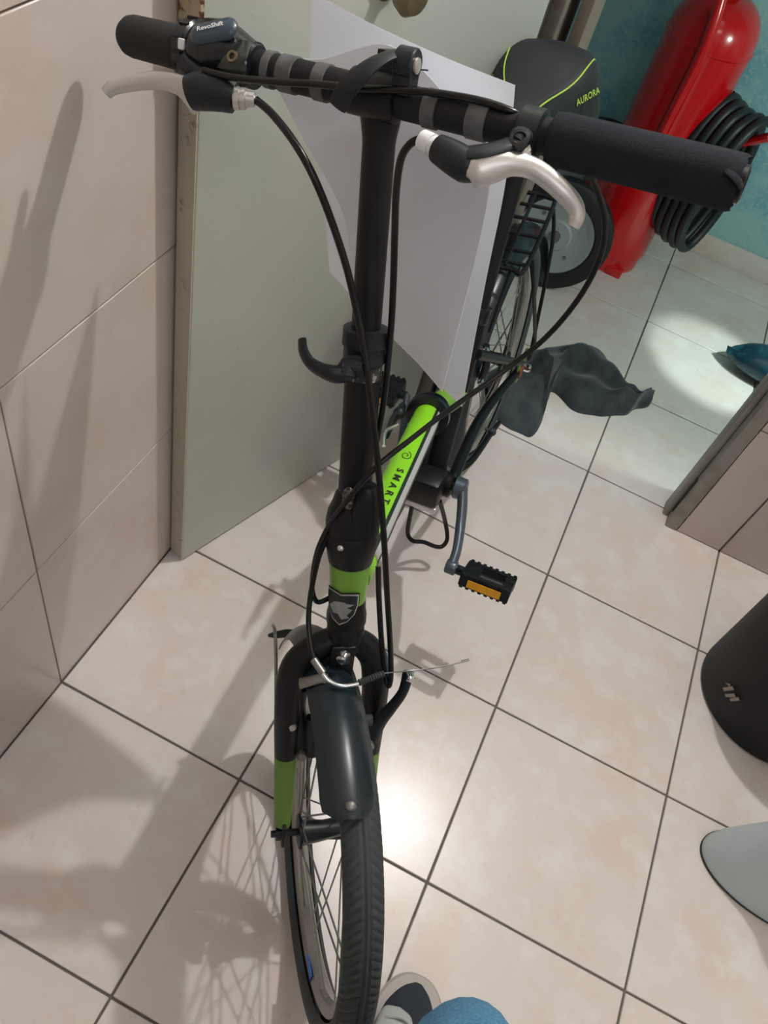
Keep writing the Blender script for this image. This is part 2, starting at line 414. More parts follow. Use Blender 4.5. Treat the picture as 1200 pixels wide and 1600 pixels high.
# ---- wheels
def wheel(H, E, N, U, name, tread=True):
    Ro = 0.245
    def at(ang, r, off): return H + (E * math.cos(ang) + U * math.sin(ang)) * r + N * off
    prof = [(-0.0105, 0.198), (-0.0115, 0.206), (-0.0085, 0.2085), (-0.005, 0.203), (0.005, 0.203), (0.0085, 0.2085), (0.0115, 0.206), (0.0105, 0.198), (0.008, 0.193), (0.0, 0.190), (-0.008, 0.193)]
    na = 96; rows = [[at(2 * PI * i / na, r, o) for o, r in prof] for i in range(na)]
    mb = MB(); rows2 = list(zip(*rows)); rows2.append(rows2[0])
    rim = mb.grid([list(r) for r in rows2], True).obj(name, M_rim, bike)
    # tyre with cut tread
    na = 720 if tread else 120; nb = 36 if tread else 16; cr_ = 0.0205; rc = Ro - cr_
    rows = []
    for j in range(nb + 1):
        th = math.radians(-138 + 276 * j / nb)
        row = []
        for i in range(na):
            an = 2 * PI * i / na
            r = rc + cr_ * math.cos(th) * 1.0; off = cr_ * 1.02 * math.sin(th)
            d = 0.0
            if tread and abs(th) < math.radians(78):
                u = th / math.radians(78); a = an * 144 / (2 * PI)
                blk = (a + abs(u) * 1.8) % 1.0
                d = 0.0008
                if blk < 0.34 and abs(u) > 0.14: d = -0.0007
                if 0.08 < abs(u) < 0.16 or 0.40 < abs(u) < 0.47: d = -0.0009
            elif tread: d = 0.0
            r += d * math.cos(th); off += d * math.sin(th)
            row.append(at(an, r, off))
        rows.append(row)
    MB().grid(rows, True).obj('tyre', M_rubber, rim)
    hub = MB().lathe(H - N * 0.034, N, [(0, 0.010), (0.002, 0.021), (0.006, 0.021), (0.009, 0.0145), (0.034, 0.012), (0.059, 0.0145), (0.062, 0.021), (0.066, 0.021), (0.068, 0.010)]).obj('hub', M_plastic, rim)
    axle = MB().lathe(H - N * 0.066, N, [(0, 0.0045), (0.006, 0.0045), (0.006, 0.0088), (0.014, 0.0088), (0.014, 0.0045), (0.118, 0.0045), (0.118, 0.0088), (0.126, 0.0088), (0.126, 0.0045), (0.132, 0.0045)], seg=6).obj('axle_nut', M_plastic, rim)
    # spokes: four kinds, copied round the wheel
    o0 = V(rim['_o'])
    for side in (-1, 1):
        for lean in (-1, 1):
            ph = (0.0 if side < 0 else PI / 14) + (0.0 if lean < 0 else PI / 28)
            a0 = ph; a1 = ph + lean * math.radians(62)
            p0 = at(a1, 0.0185, side * 0.029); p1 = at(a0, 0.192, side * 0.004)
            me0 = None
            for k in range(7):
                if me0 is None:
                    sp_ = MB().sweep([p0, p1], 0.00125, 5).obj('spoke', M_steel, rim); me0 = sp_.data
                else:
                    sp_ = bpy.data.objects.new('spoke', me0); C.objects.link(sp_); sp_.parent = rim
                    q = Matrix.Translation(H - o0) @ Matrix.Rotation(2 * PI * k / 7, 4, N) @ Matrix.Translation(-(H - o0))
                    sp_.matrix_local = q
    return rim, at
fw, fat = wheel(WH, WE, WN, WU, 'front_wheel')
rw, rat = wheel(RH, RF, RL, RU, 'rear_wheel', tread=False)
rfl = MB().box(WF(-0.02, -0.006, 0.115), (0.022, 0.008, 0.085), (WE, WN, WU)).obj('reflector', M_orange, fw, bevel=0.003)
MB().box(WF(0.075, -0.0115, -0.178), (0.03, 0.002, 0.014), (WE, WN, WU)).obj('sticker', M_blue, fw, smooth=False)['label'] = 'blue sticker on the rim'

# ---- fork
fk = MB()
fk.lathe(ax(0.512), -S, [(0, 0.018), (0.006, 0.021), (0.02, 0.022), (0.036, 0.021), (0.044, 0.012), (0.045, 0.0)], seg=24)
for sd in (-1, 1):
    top = ax(0.536); sh = ax(0.556) + WN * (0.034 * sd - 0.006); sh2 = ax(0.600) + WN * ((0.050 if sd < 0 else 0.052) * sd - 0.011)
    mid = WF(-0.030, 0.052 * sd, 0.105); low = WF(-0.012, 0.052 * sd, 0.045); end = WF(0.0, 0.052 * sd, 0.0)
    P = [top, sh, sh2, mid, low, end]
    fk.sweep(P[:4], [0.015, 0.0165, 0.0170, 0.0140], 16, n=6)
fork = fk.obj('fork', M_black, bike)
for sd in (-1, 1):
    sh2 = ax(0.600) + WN * ((0.050 if sd < 0 else 0.052) * sd - 0.011)
    mid = WF(-0.030, 0.052 * sd, 0.105); low = WF(-0.012, 0.052 * sd, 0.045); end = WF(-0.002, 0.052 * sd, 0.014)
    fl_ = MB().sweep([mid + (sh2 - mid) * 0.02, low, end], [0.0142, 0.0122, 0.0095], 16, n=6).obj('fork_end', mat('fork_green', hexc(98, 134, 56), 0.4), fork)
    fl_['label'] = 'green painted lower end of the fork leg'
    MB().box(WF(0, 0.0515 * sd, 0.006), (0.026, 0.005, 0.036), (WE, WN, WU)).obj('dropout', M_black, fork, bevel=0.002)

# ---- front fender and its stays
def fender(at, a0, a1, R0, wd, dp, off, tipround, n=40, th=0.0016):
    rows = []
    for i in range(n + 1):
        a = a0 + (a1 - a0) * i / n
        f = 1.0
        if tipround:
            q = i / n
            if q > 0.955: f = math.sqrt(max(0.0, 1 - ((q - 0.955) / 0.045) ** 2)) * 0.55 + 0.45
        row = []
        for j in range(13):
            u = -1 + 2 * j / 12
            row.append(at(a, R0 - dp * (abs(u) ** 2.2) * f, off + wd * u * f))
        rows.append(row)
    return sheet(rows, th)
FA0, FA1 = math.radians(150), math.radians(54.5)
ff = fender(fat, FA0, FA1, 0.259, 0.0275, 0.018, -0.015, True).obj('front_fender', M_fender, bike)
tip = fat(FA1 + 0.05, 0.2600, -0.015)
MB().ball(tip, 0.006, 12, squash=(1, 1, 0.6)).obj('tip_rivet', M_steel, ff)
fl0 = fat(FA0 - 0.05, 0.260, -0.032)
MB().sweep([fl0 + WN * 0.012, fl0, fl0 - WN * 0.016 - WU * 0.002, fl0 - WN * 0.026 - WU * 0.003], [(0.007, 0.0025), (0.009, 0.003), (0.007, 0.0025), (0.002, 0.0015)], 10, n=4, up=tuple(WU)).obj('fender_flap', M_plastic, ff)
for sd in (-1, 1):
    tube([WF(-0.004, 0.06 * sd, 0.006), fat(math.radians(128), 0.225, 0.058 * sd), fat(math.radians(138), 0.262, 0.046 * sd - 0.01)], 0.0022, 'fender_stay', M_steel, ff, n=6, seg=8)
# bracket and bolt on the crown
fb = ax(0.546) + FW * 0.024 + WN * 0.012
MB().box(fb + S * -0.012 - WN * 0.006, (0.028, 0.004, 0.05), (WN, WE, WU)).obj('fender_bracket', M_black, ff, bevel=0.002)
MB().lathe(fb + FW * 0.0 - WN * 0.004, FW, [(0, 0.009), (0.004, 0.009), (0.004, 0.006), (0.009, 0.006), (0.010, 0.004), (0.010, 0)], seg=16).obj('crown_bolt', M_chrome, ff)

# ---- V-brakes on the fork
bk = MB()
b1 = [(0.1550, 0.3231, 0.3821), (0.1532, 0.3346, 0.4045), (0.1594, 0.3480, 0.4313), (0.1629, 0.3611, 0.4543), (0.1582, 0.3749, 0.4751)]
bk.sweep(b1, [(0.010, 0.008), (0.010, 0.008), (0.007, 0.006), (0.006, 0.005), (0.0065, 0.005)], 10, n=5)
brk = bk.obj('brake_arm', M_plastic, fork)
brk['label'] = 'released brake arm standing away from the wheel'
p = V((0.1546, 0.3153, 0.3849)); MB().lathe(p, WE, [(-0.004, 0.006), (0.006, 0.006), (0.008, 0.0045), (0.008, 0)], seg=12).obj('pivot_bolt', M_steel, brk)
p = V((0.1614, 0.3705, 0.4763)); MB().lathe(p, WE, [(-0.002, 0.0052), (0.006, 0.0052), (0.008, 0.003), (0.008, 0)], seg=12).obj('clamp_bolt', M_chrome, brk)
p = V((0.1454, 0.3321, 0.4100)); MB().lathe(p, WN, [(-0.02, 0.007), (0.0, 0.007)], seg=12).obj('brake_pad', M_rubber, brk)
bk = MB(); b2 = [(0.0850, 0.2896, 0.3384), (0.0742, 0.2986, 0.3664), (0.0607, 0.3091, 0.3960), (0.0578, 0.3179, 0.4293)]
bk.sweep(b2, [(0.013, 0.010), (0.0125, 0.010), (0.009, 0.008), (0.007, 0.006)], 12, n=5)
p = V((0.0897, 0.2967, 0.3693)); bk.sweep([p - WU * 0.03, p + WU * 0.03], [(0.007, 0.010), (0.007, 0.010)], 10)
brl = bk.obj('brake_arm', M_plastic, fork)
p = V((0.0878, 0.2804, 0.3461)); MB().lathe(p, WE, [(-0.004, 0.006), (0.006, 0.006), (0.008, 0.0045), (0.008, 0)], seg=12).obj('pivot_bolt', M_steel, brl)
p = V((0.0624, 0.2912, 0.3853)); MB().lathe(p, WE, [(-0.004, 0.006), (0.006, 0.006), (0.008, 0.0045), (0.008, 0)], seg=12).obj('clamp_bolt', M_silver, brl)
# noodle, its link, the boot and the loose wire
tube([(0.0563, 0.3013, 0.4703), (0.0741, 0.3104, 0.4857), (0.0812, 0.3126, 0.4892)], [(0.007, 0.003), (0.006, 0.003), (0.006, 0.003)], 'noodle_link', M_steel, brl, seg=8, n=3)
tube([(0.0642, 0.3118, 0.5075), (0.0742, 0.3081, 0.5058), (0.0859, 0.3050, 0.5017), (0.1006, 0.3083, 0.4986), (0.1147, 0.3191, 0.5003)], 0.0028, 'noodle', M_chrome, bike, n=6, seg=10)
tube([(0.0597, 0.3151, 0.5094), (0.0761, 0.3073, 0.5061)], 0.0045, 'ferrule', M_steel, bike, seg=10)
bp0, bp1 = V((0.1144, 0.3195, 0.5007)), V((0.1344, 0.3428, 0.5040))
MB().lathe(bp0, bp1 - bp0, [((bp1 - bp0).length * i / 20, 0.0042 if i % 2 else 0.0028) for i in range(21)], seg=10).obj('boot', M_rubber, bike)
tube([(0.1338, 0.3425, 0.5038), (0.1586, 0.3688, 0.4895), (0.1892, 0.3891, 0.4954), (0.2123, 0.4085, 0.5016)], 0.0008, 'brake_wire', M_steel, bike, n=4, seg=6)
tube([(0.2067, 0.4067, 0.4958), (0.2143, 0.4126, 0.4982)], 0.0018, 'crimp', M_chrome, bike, seg=8)

# ---- head tube, badge
HT0, HT1 = 0.412, 0.52
MB().lathe(ax(HT0 + 0.016), -S, [(0, 0.0225), (0.002, 0.0230), (0.016, 0.0215), (0.049, 0.0200), (0.052, 0.0200)], seg=32).obj('head_tube', M_greend, bike)['label'] = 'green painted head tube'
MB().lathe(ax(HT0 + 0.068), -S, [(0, 0.0202), (0.014, 0.021), (0.022, 0.0225), (0.032, 0.0225), (0.034, 0.019)], seg=32).obj('lower_headset', M_black, bike)
# shield badge wrapped on the head tube
def shield(k):
    pts = []
    out = [(-1, 1), (-0.6, 1.08), (0, 1.0), (0.6, 1.08), (1, 1), (1.0, 0.3), (0.82, -0.35), (0.45, -0.85), (0, -1.15), (-0.45, -0.85), (-0.82, -0.35), (-1.0, 0.3)]
    return [(x * k, y * k) for x, y in out]
bang = LF.cross(FW)
def badge(name, k, lift, m, par, dx=0, dy=0, poly=None):
    mb = MB(); rows = poly or shield(k)
    hx, hy = 0.0205, 0.021
    def mp(x, y):
        a = (x * hx + dx) / 0.022
        rr = 0.0215 + lift
        c = ax(0.480 - (y * hy + dy))
        return c + (FW * math.cos(a) + LF * math.sin(a)) * rr
    n = len(rows); vs = []
    for f in (1.0, 0.66, 0.33): vs += [mp(x * f, y * f) for x, y in rows]
    vs.append(mp(0, 0)); fs = []
    for q in range(2):
        for i in range(n): fs.append((q * n + i, q * n + (i + 1) % n, (q + 1) * n + (i + 1) % n, (q + 1) * n + i))
    for i in range(n): fs.append((2 * n + i, 2 * n + (i + 1) % n, 3 * n))
    return mb.add(vs, fs).obj(name, m, par)
bd = badge('badge', 1.0, 0.0010, M_gloss, bike)
bd['label'] = 'black and silver shield badge'
badge('badge_border', 0.93, 0.0016, M_silver, bd)
badge('badge_field', 0.85, 0.0022, mat('badge_dark', hexc(40, 44, 46), 0.3), bd)
badge('badge_wing', 1.0, 0.0028, mat('badge_grey', hexc(150, 152, 150), 0.35, 0.3), bd, poly=[(-0.62, 0.05), (-0.3, 0.42), (0.1, 0.5), (0.7, 0.35), (0.3, 0.2), (0.62, 0.02), (0.35, -0.3), (0.5, -0.5), (0.1, -0.62), (-0.1, -0.3), (-0.35, -0.35)])
# clamp base of the folding post
MB().lathe(ax(0.387), -S, [(0, 0.026), (0.004, 0.0285), (0.022, 0.0275), (0.034, 0.0255), (0.042, 0.0240), (0.0425, 0.0225)], seg=32).obj('upper_headset', M_black, bike)
MB().ball(ax(0.398) + FW * 0.0275 - LF * 0.002, 0.004, 10).obj('headset_bolt', M_chrome, bike)
# folding joint block
jb = MB()
jb.lathe(ax(0.345), -S, [(0, 0.0178), (0.003, 0.0200), (0.012, 0.0225), (0.022, 0.0265), (0.034, 0.0285), (0.044, 0.028)], seg=28)
j0 = ax(0.345) + LF * 0.016 + FW * 0.012
jb.sweep([j0 + S * 0.018, j0 + S * 0.006, j0 - S * 0.02, j0 - S * 0.040], [(0.009, 0.010), (0.013, 0.015), (0.0155, 0.017), (0.014, 0.016)], 16, n=4)
jt = jb.obj('folding_joint', M_black, bike)
MB().ball(ax(0.342) + FW * 0.021 + LF * 0.001, 0.0095, 14, ax=(LF, FW, S), squash=(0.75, 0.45, 1.4)).obj('worn_catch', mat('worn_metal', hexc(120, 118, 112), 0.45, 0.5, noise=(200, hexc(50, 50, 50), 0.45, 0.55)), jt)
# handle post, telescoping
lp = tube([ax(0.185), ax(0.345)], 0.0172, 'post_lower', M_black, seg=28)
tube([ax(0.012), ax(0.20)], 0.0136, 'post_upper', M_black, seg=28)
cl = MB().lathe(ax(0.172), -S, [(0, 0.0155), (0.001, 0.021), (0.016, 0.0215), (0.017, 0.0198), (0.032, 0.0198), (0.034, 0.0175)], seg=28).obj('post_clamp', M_plastic, bike)
MB().lathe(ax(0.207), -S, [(0, 0.01735), (0.006, 0.0176), (0.013, 0.01735)], seg=28).obj('scuffed_ring', mat('scuff', hexc(60, 60, 60), 0.4, 0.3, noise=(160, hexc(150, 150, 148), 0.56, 0.6)), cl)
c0 = V((-0.0187, 0.4398, 0.8126))
MB().sweep([(-0.0026, 0.4338, 0.8147), (-0.0141, 0.4301, 0.8132), (-0.0116, 0.4223, 0.8066)], 0.010, 12, n=3).obj('clamp_ear', M_plastic, cl)
MB().sweep([(-0.0621, 0.4292, 0.8187), (-0.0565, 0.4228, 0.8128), (-0.0468, 0.4182, 0.8079), (-0.0345, 0.4178, 0.8059), (-0.0210, 0.4205, 0.8063), (-0.0117, 0.4287, 0.8079)], [(0.0035, 0.008), (0.004, 0.009), (0.0045, 0.009), (0.006, 0.009), (0.008, 0.010), (0.008, 0.009)], 12, n=5).obj('clamp_lever', M_plastic, cl)

# ---- handlebar
BL, BR = V((-0.3045, 0.5159, 0.9654)), V((0.2050, 0.4858, 1.0659))
bdv = (BR - BL).normalized(); bL = (BR - BL).length
bu = (S - bdv * S.dot(bdv)).normalized(); bf = bdv.cross(bu)
def BP(t, f=0.0, u=0.0): return BL + bdv * t + bf * f + bu * u
def tpx(px):  # distance along the bar from its left end at a given share of its run
    return px
hb = tube([BP(0.02), BP(bL - 0.004)], 0.0128, 'handlebar', M_tapeb, seg=24)
for t0, t1 in ((0.146, 0.153), (0.160, 0.174), (0.192, 0.203), (0.287, 0.2985), (0.323, 0.3385)):
    MB().lathe(BP(t0), bdv, [(0, 0.0130), (0.0004, 0.0140), (t1 - t0 - 0.0004, 0.0140), (t1 - t0, 0.0130)], seg=24).obj('tape_band', M_tape, hb)
# stem head of the post, holding the bar
tc = 0.2440
sh = MB()
sh.lathe(BP(tc - 0.021), bdv, [(0, 0.0150), (0.001, 0.0172), (0.041, 0.0172), (0.042, 0.0150)], seg=24)
sh.lathe(ax(-0.012), -S, [(0, 0.0185), (0.012, 0.0165), (0.026, 0.0140), (0.03, 0.0137)], seg=24)
sh.box(BP(tc + 0.008, -0.012, 0.020), (0.026, 0.018, 0.022), (bdv, bf, bu))
stem = sh.obj('stem_clamp', M_black, bike, auto=True)
# curved quick-release lever over the bar
MB().sweep([(-0.0813, 0.4668, 1.0104), (-0.0765, 0.4640, 1.0230), (-0.0706, 0.4666, 1.0346), (-0.0650, 0.4749, 1.0432), (-0.0597, 0.4860, 1.0476), (-0.0540, 0.4987, 1.0480), (-0.0475, 0.5073, 1.0451)], [(0.0022, 0.0078), (0.0024, 0.0078), (0.0025, 0.0076), (0.0025, 0.0074), (0.0028, 0.0072), (0.004, 0.0075), (0.005, 0.007)], 10, n=5, up=tuple(bdv)).obj('release_lever', M_plastic, stem)
pv = V((-0.0451, 0.4982, 1.0452))
MB().lathe(pv - bdv * 0.008, bdv, [(0, 0.0105), (0.001, 0.0115), (0.014, 0.0115), (0.015, 0.0105)], seg=20).box(pv - bu * 0.012, (0.014, 0.016, 0.016), (bdv, bf, bu)).obj('release_pivot', M_plastic, stem, auto=True)
MB().lathe(pv + bdv * 0.006, bdv, [(0, 0.0058), (0.0025, 0.0055), (0.003, 0.0045), (0.003, 0)], seg=16).obj('pivot_pin', M_silver, stem)
MB().lathe(V((-0.0561, 0.4984, 1.0487)), bu, [(0, 0.0028), (0.0012, 0.0025), (0.0012, 0)], seg=10).obj('small_screw', M_chrome, stem)
# grips
gl = MB().lathe(BP(-0.001), bdv, [(0.0, 0.0), (0.0005, 0.006), (0.003, 0.0115), (0.008, 0.0152), (0.014, 0.0165), (0.05, 0.0170), (0.066, 0.0176), (0.068, 0.0165)], seg=28).obj('left_grip', M_grip, bike)
gl.name = 'grip'; gl['label'] = 'short rounded rubber grip beside the twist shifter'
gr = MB(); Lg = bL - 0.386
rows = []
prof = [(0, 0.0138), (0.0015, 0.0178), (0.01, 0.0186), (0.05, 0.0188), (0.10, 0.0189), (Lg - 0.012, 0.0190), (Lg - 0.002, 0.0188)]
nseg = 36
def jag(j): return 0.0012 * math.sin(j * 1.9) + 0.0009 * math.sin(j * 4.3 + 1)
X_, Y_ = bu, bdv.cross(bu)
for t, r in prof: rows.append([BP(0.386) + bdv * (t + (jag(j) if t > Lg - 0.005 else 0)) + X_ * r * math.cos(2 * PI * j / nseg) + Y_ * r * math.sin(2 * PI * j / nseg) for j in range(nseg)])
for t, r in ((Lg + 0.0005, 0.0178), (Lg - 0.001, 0.0155), (Lg - 0.03, 0.0135)):
    rows.append([BP(0.386) + bdv * (t + (jag(j) if t > Lg - 0.005 else 0)) + X_ * r * math.cos(2 * PI * j / nseg) + Y_ * r * math.sin(2 * PI * j / nseg) for j in range(nseg)])
g2 = gr.grid(rows, True).obj('grip', M_foam, bike); g2['label'] = 'long foam grip with a torn open end'
MB().lathe(BP(bL - 0.03), bdv, [(0, 0.0125), (0.033, 0.0125), (0.034, 0.010), (0.022, 0.0095), (0.022, 0)], seg=20).obj('bar_end', M_black, g2)
# torn flap of foam at the open end
MB().sweep([BP(bL - 0.010, 0.0165, 0.008), BP(bL - 0.002, 0.0180, 0.005), BP(bL + 0.003, 0.0170, 0.000)], [(0.004, 0.0015), (0.005, 0.002), (0.003, 0.001)], 8, n=3).obj('torn_foam', M_foam, g2)
# twist shifter on the right-hand end of the bar
sf = MB()
sf.lathe(BP(0.066), bdv, [(0, 0.0178), (0.002, 0.0235), (0.012, 0.0245), (0.014, 0.0225), (0.016, 0.0225)], seg=28)
hc = lambda t, f, u: BP(t, f, u)
secs = [(0.080, 0.019, 0.002, 0.020), (0.088, 0.026, 0.004, 0.0225), (0.100, 0.027, 0.005, 0.0230), (0.114, 0.024, 0.004, 0.0215), (0.126, 0.019, 0.002, 0.0185), (0.138, 0.0155, 0.0, 0.0155)]
rows = []
for t, a, uo, b in secs:
    rows.append([BP(t, a * math.cos(2 * PI * j / 28) * 1.0 + 0.002, uo + b * math.sin(2 * PI * j / 28)) for j in range(28)])
sf.grid(rows, True)
sf.add(rows[0], [tuple(range(28))]); sf.add(rows[-1], [tuple(range(28))])
shifter = sf.obj('twist_shifter', M_gloss, bike)
for k in range(26):
    a = 2 * PI * k / 26
    if k % 2 == 0:
        MB().box(BP(0.074, 0.0243 * math.cos(a), 0.0243 * math.sin(a)), (0.009, 0.002, 0.0026), (bdv, bf * math.cos(a) + bu * math.sin(a), bu * math.cos(a) - bf * math.sin(a))).obj('grip_rib', M_plastic, shifter, smooth=False)
# sloping face with the printed word, pointing up and towards the lens side
nrm = (bf * 0.74 + bu * 0.67).normalized()
cx_ = BP(0.106, 0.0225, 0.0215)
fx = (bdv * 0.86 + bu * 0.42 - bf * 0.2); fx = (fx - nrm * fx.dot(nrm)).normalized(); fy = nrm.cross(fx)
MB().sweep([cx_ - fx * 0.015 - nrm * 0.0045, cx_ - fx * 0.012 - nrm * 0.004, cx_ + fx * 0.014 - nrm * 0.004, cx_ + fx * 0.018 - nrm * 0.005], [(0.005, 0.004), (0.0098, 0.0055), (0.0098, 0.0055), (0.005, 0.004)], 14, up=tuple(nrm), n=3).obj('shifter_cap', mat('shifter_grey', hexc(54, 68, 80), 0.28), shifter)
text('RevoShift', 0.0058, planar(cx_ + nrm * 0.0019, fx, fy), 'lettering', M_label, shifter, bold=0.0001)
ring_c = BP(0.128, 0.0240, 0.006)
rn = (bf * 0.90 + bu * 0.42).normalized()
MB().lathe(ring_c - rn * 0.001, rn, [(0, 0.0026), (0.002, 0.0026), (0.002, 0.0045), (0, 0.0045)], seg=18, cap=False).obj('indicator_ring', M_brass, shifter)
sfb = MB()
sfb.sweep([BP(0.122, 0.010, 0.014), BP(0.124, 0.020, 0.004), BP(0.126, 0.022, -0.006), BP(0.118, 0.020, -0.014)], [(0.014, 0.004), (0.016, 0.004), (0.014, 0.004), (0.008, 0.004)], 10, n=4, up=tuple(bf)).obj('gear_window', mat('smoke_plastic', hexc(44, 48, 46), 0.12), shifter)
MB().box(BP(0.079, 0.0235, 0.006), (0.006, 0.003, 0.008), (bdv, bf, bu)).obj('gear_mark', M_label, shifter, bevel=0.001)
MB().sweep([BP(0.082, 0.024, -0.006), BP(0.094, 0.026, -0.010), BP(0.112, 0.024, -0.012)], [(0.0075, 0.0075), (0.0065, 0.0065), (0.0035, 0.0035)], 12, n=3).obj('cable_exit', M_plastic, shifter)
# right-hand brake lever (left in the photograph)
lv1 = MB().sweep([(-0.2061, 0.4663, 0.9707), (-0.1963, 0.4692, 0.9756), (-0.1824, 0.4719, 0.9786), (-0.1707, 0.4738, 0.9785)], [(0.0122, 0.0135), (0.0145, 0.015), (0.0130, 0.0145), (0.0095, 0.0125)], 18, n=4).obj('brake_lever', M_plastic, bike)
MB().lathe(BP(0.120), bdv, [(0, 0.0140), (0.001, 0.0175), (0.015, 0.0175), (0.016, 0.0140)], seg=24).obj('lever_clamp', M_plastic, lv1)
MB().sweep([BP(0.128, 0.012, -0.012), (-0.1872, 0.4798, 0.9791)], 0.010, 12).obj('clamp_arm', M_plastic, lv1)
MB().sweep([(-0.1980, 0.4602, 0.9699), (-0.2065, 0.4661, 0.9706), (-0.2211, 0.4731, 0.9691), (-0.2377, 0.4755, 0.9654), (-0.2543, 0.4731, 0.9592), (-0.2696, 0.4683, 0.9522), (-0.2787, 0.4642, 0.9474), (-0.2825, 0.4605, 0.9424)], [(0.005, 0.012), (0.0055, 0.0115), (0.0055, 0.0085), (0.0055, 0.0072), (0.0055, 0.0068), (0.0055, 0.0062), (0.0055, 0.0060), (0.005, 0.005)], 14, n=5).obj('lever_blade', M_silver, lv1)
p0, p1 = V((-0.1711, 0.4736, 0.9784)), V((-0.1542, 0.4799, 0.9814)); dl = (p1 - p0).length
ad = MB().lathe(p0, p1 - p0, [(0, 0.0085), (dl * .25, 0.0085), (dl * .25, 0.0068), (dl * .32, 0.0068), (dl * .32, 0.0082), (dl * .5, 0.0080), (dl * .55, 0.0062), (dl * .9, 0.0055), (dl * .9, 0.0032), (dl, 0.003)], seg=16).obj('adjuster_barrel', M_silver, lv1)
# left-hand brake lever (right in the photograph)
lv2 = MB().sweep([(0.0059, 0.4506, 1.0208), (0.0186, 0.4460, 1.0219), (0.0307, 0.4433, 1.0220), (0.0379, 0.4450, 1.0224)], [(0.0095, 0.010), (0.0115, 0.0115), (0.0125, 0.0120), (0.009, 0.010)], 18, n=4).sweep([(0.0223, 0.4444, 1.0266), (0.0349, 0.4456, 1.0324), (0.0455, 0.4528, 1.0368), (0.0535, 0.4617, 1.0403), (0.0590, 0.4713, 1.0435)], [(0.008, 0.004), (0.010, 0.004), (0.009, 0.004), (0.008, 0.0045), (0.007, 0.006)], 12, n=4).obj('brake_lever', M_plastic, bike)
MB().lathe(BP(0.362), bdv, [(0, 0.0140), (0.001, 0.0178), (0.017, 0.0178), (0.018, 0.0140)], seg=24).obj('lever_clamp', M_plastic, lv2)
MB().sweep([BP(0.366, 0.014, -0.004), (0.0569, 0.4690, 1.0445), (0.0558, 0.4614, 1.0424)], [(0.008, 0.006), (0.0085, 0.006), (0.007, 0.005)], 12, n=3).obj('clamp_arm', M_plastic, lv2)
q0 = V((0.0578, 0.4593, 1.0469)); qn = (bf * 0.75 + bu * 0.66).normalized()
MB().lathe(q0 - qn * 0.003, qn, [(0, 0.0075), (0.0035, 0.0072), (0.004, 0.0045), (0.002, 0.004), (0.002, 0)], seg=20).obj('hinge_bolt', M_gloss, lv2)
MB().sweep([(0.0361, 0.4356, 1.0189), (0.0369, 0.4361, 1.0205), (0.0418, 0.4382, 1.0242), (0.0507, 0.4458, 1.0291), (0.0599, 0.4521, 1.0318), (0.0726, 0.4587, 1.0316), (0.0870, 0.4623, 1.0274), (0.1020, 0.4637, 1.0215), (0.1119, 0.4643, 1.0155), (0.1162, 0.4620, 1.0092), (0.1163, 0.4588, 1.0040)], [(0.002, 0.004), (0.005, 0.0090), (0.006, 0.0115), (0.006, 0.0110), (0.006, 0.0085), (0.0055, 0.0075), (0.0055, 0.0075), (0.0055, 0.0072), (0.005, 0.0066), (0.0048, 0.0058), (0.004, 0.0045)], 14, n=5).obj('lever_blade', M_silver, lv2)
MB().sweep([(0.0542, 0.4589, 1.0341), (0.0607, 0.4640, 1.0348), (0.0654, 0.4687, 1.0367)], [(0.005, 0.004), (0.006, 0.005), (0.004, 0.006)], 10, n=3).obj('lever_spring', M_chrome, lv2)
p0, p1 = V((0.0082, 0.4498, 1.0211)), V((-0.0100, 0.4568, 1.0188)); dl = (p1 - p0).length
MB().lathe(p0, p1 - p0, [(0, 0.0080), (dl * .3, 0.0080), (dl * .3, 0.0066), (dl * .4, 0.0066), (dl * .4, 0.0080), (dl * .9, 0.0074), (dl, 0.004), (dl, 0)], seg=16).obj('adjuster_barrel', M_label, lv2)

# ---- cables
tube([(-0.1551, 0.4795, 0.9812), (-0.1366, 0.4728, 0.9797), (-0.1104, 0.4610, 0.9733), (-0.0873, 0.4540, 0.9582), (-0.0649, 0.4511, 0.9310), (-0.0400, 0.4450, 0.8970), (-0.0186, 0.4404, 0.8570), (0.0006, 0.4320, 0.8219), (0.0219, 0.4207, 0.7790), (0.0465, 0.4093, 0.7240), (0.0751, 0.3915, 0.6607), (0.1015, 0.3767, 0.5937), (0.1276, 0.3629, 0.5275), (0.1422, 0.3544, 0.4865), (0.1451, 0.3475, 0.4741), (0.1364, 0.3543, 0.4807), (0.1152, 0.3714, 0.5166), (0.0913, 0.3953, 0.5584), (0.0770, 0.4132, 0.5812)], 0.0032, 'brake_cable', M_cable, n=8, seg=10)
tube([(-0.0100, 0.4568, 1.0188), (-0.0167, 0.4565, 1.0117), (-0.0208, 0.4574, 0.9975), (-0.0197, 0.4624, 0.9691), (-0.0146, 0.4679, 0.9341), (-0.0059, 0.4679, 0.8943), (0.0036, 0.4654, 0.8523), (0.0133, 0.4632, 0.7976), (0.0225, 0.4542, 0.7504), (0.0302, 0.4388, 0.6982), (0.0313, 0.4145, 0.6617), (0.0220, 0.3953, 0.6319), (0.0186, 0.3800, 0.6007), (0.0246, 0.3622, 0.5597), (0.0348, 0.3425, 0.5361), (0.0490, 0.3248, 0.5200), (0.0623, 0.3133, 0.5090)], 0.0030, 'brake_cable', M_cable, n=8, seg=10)
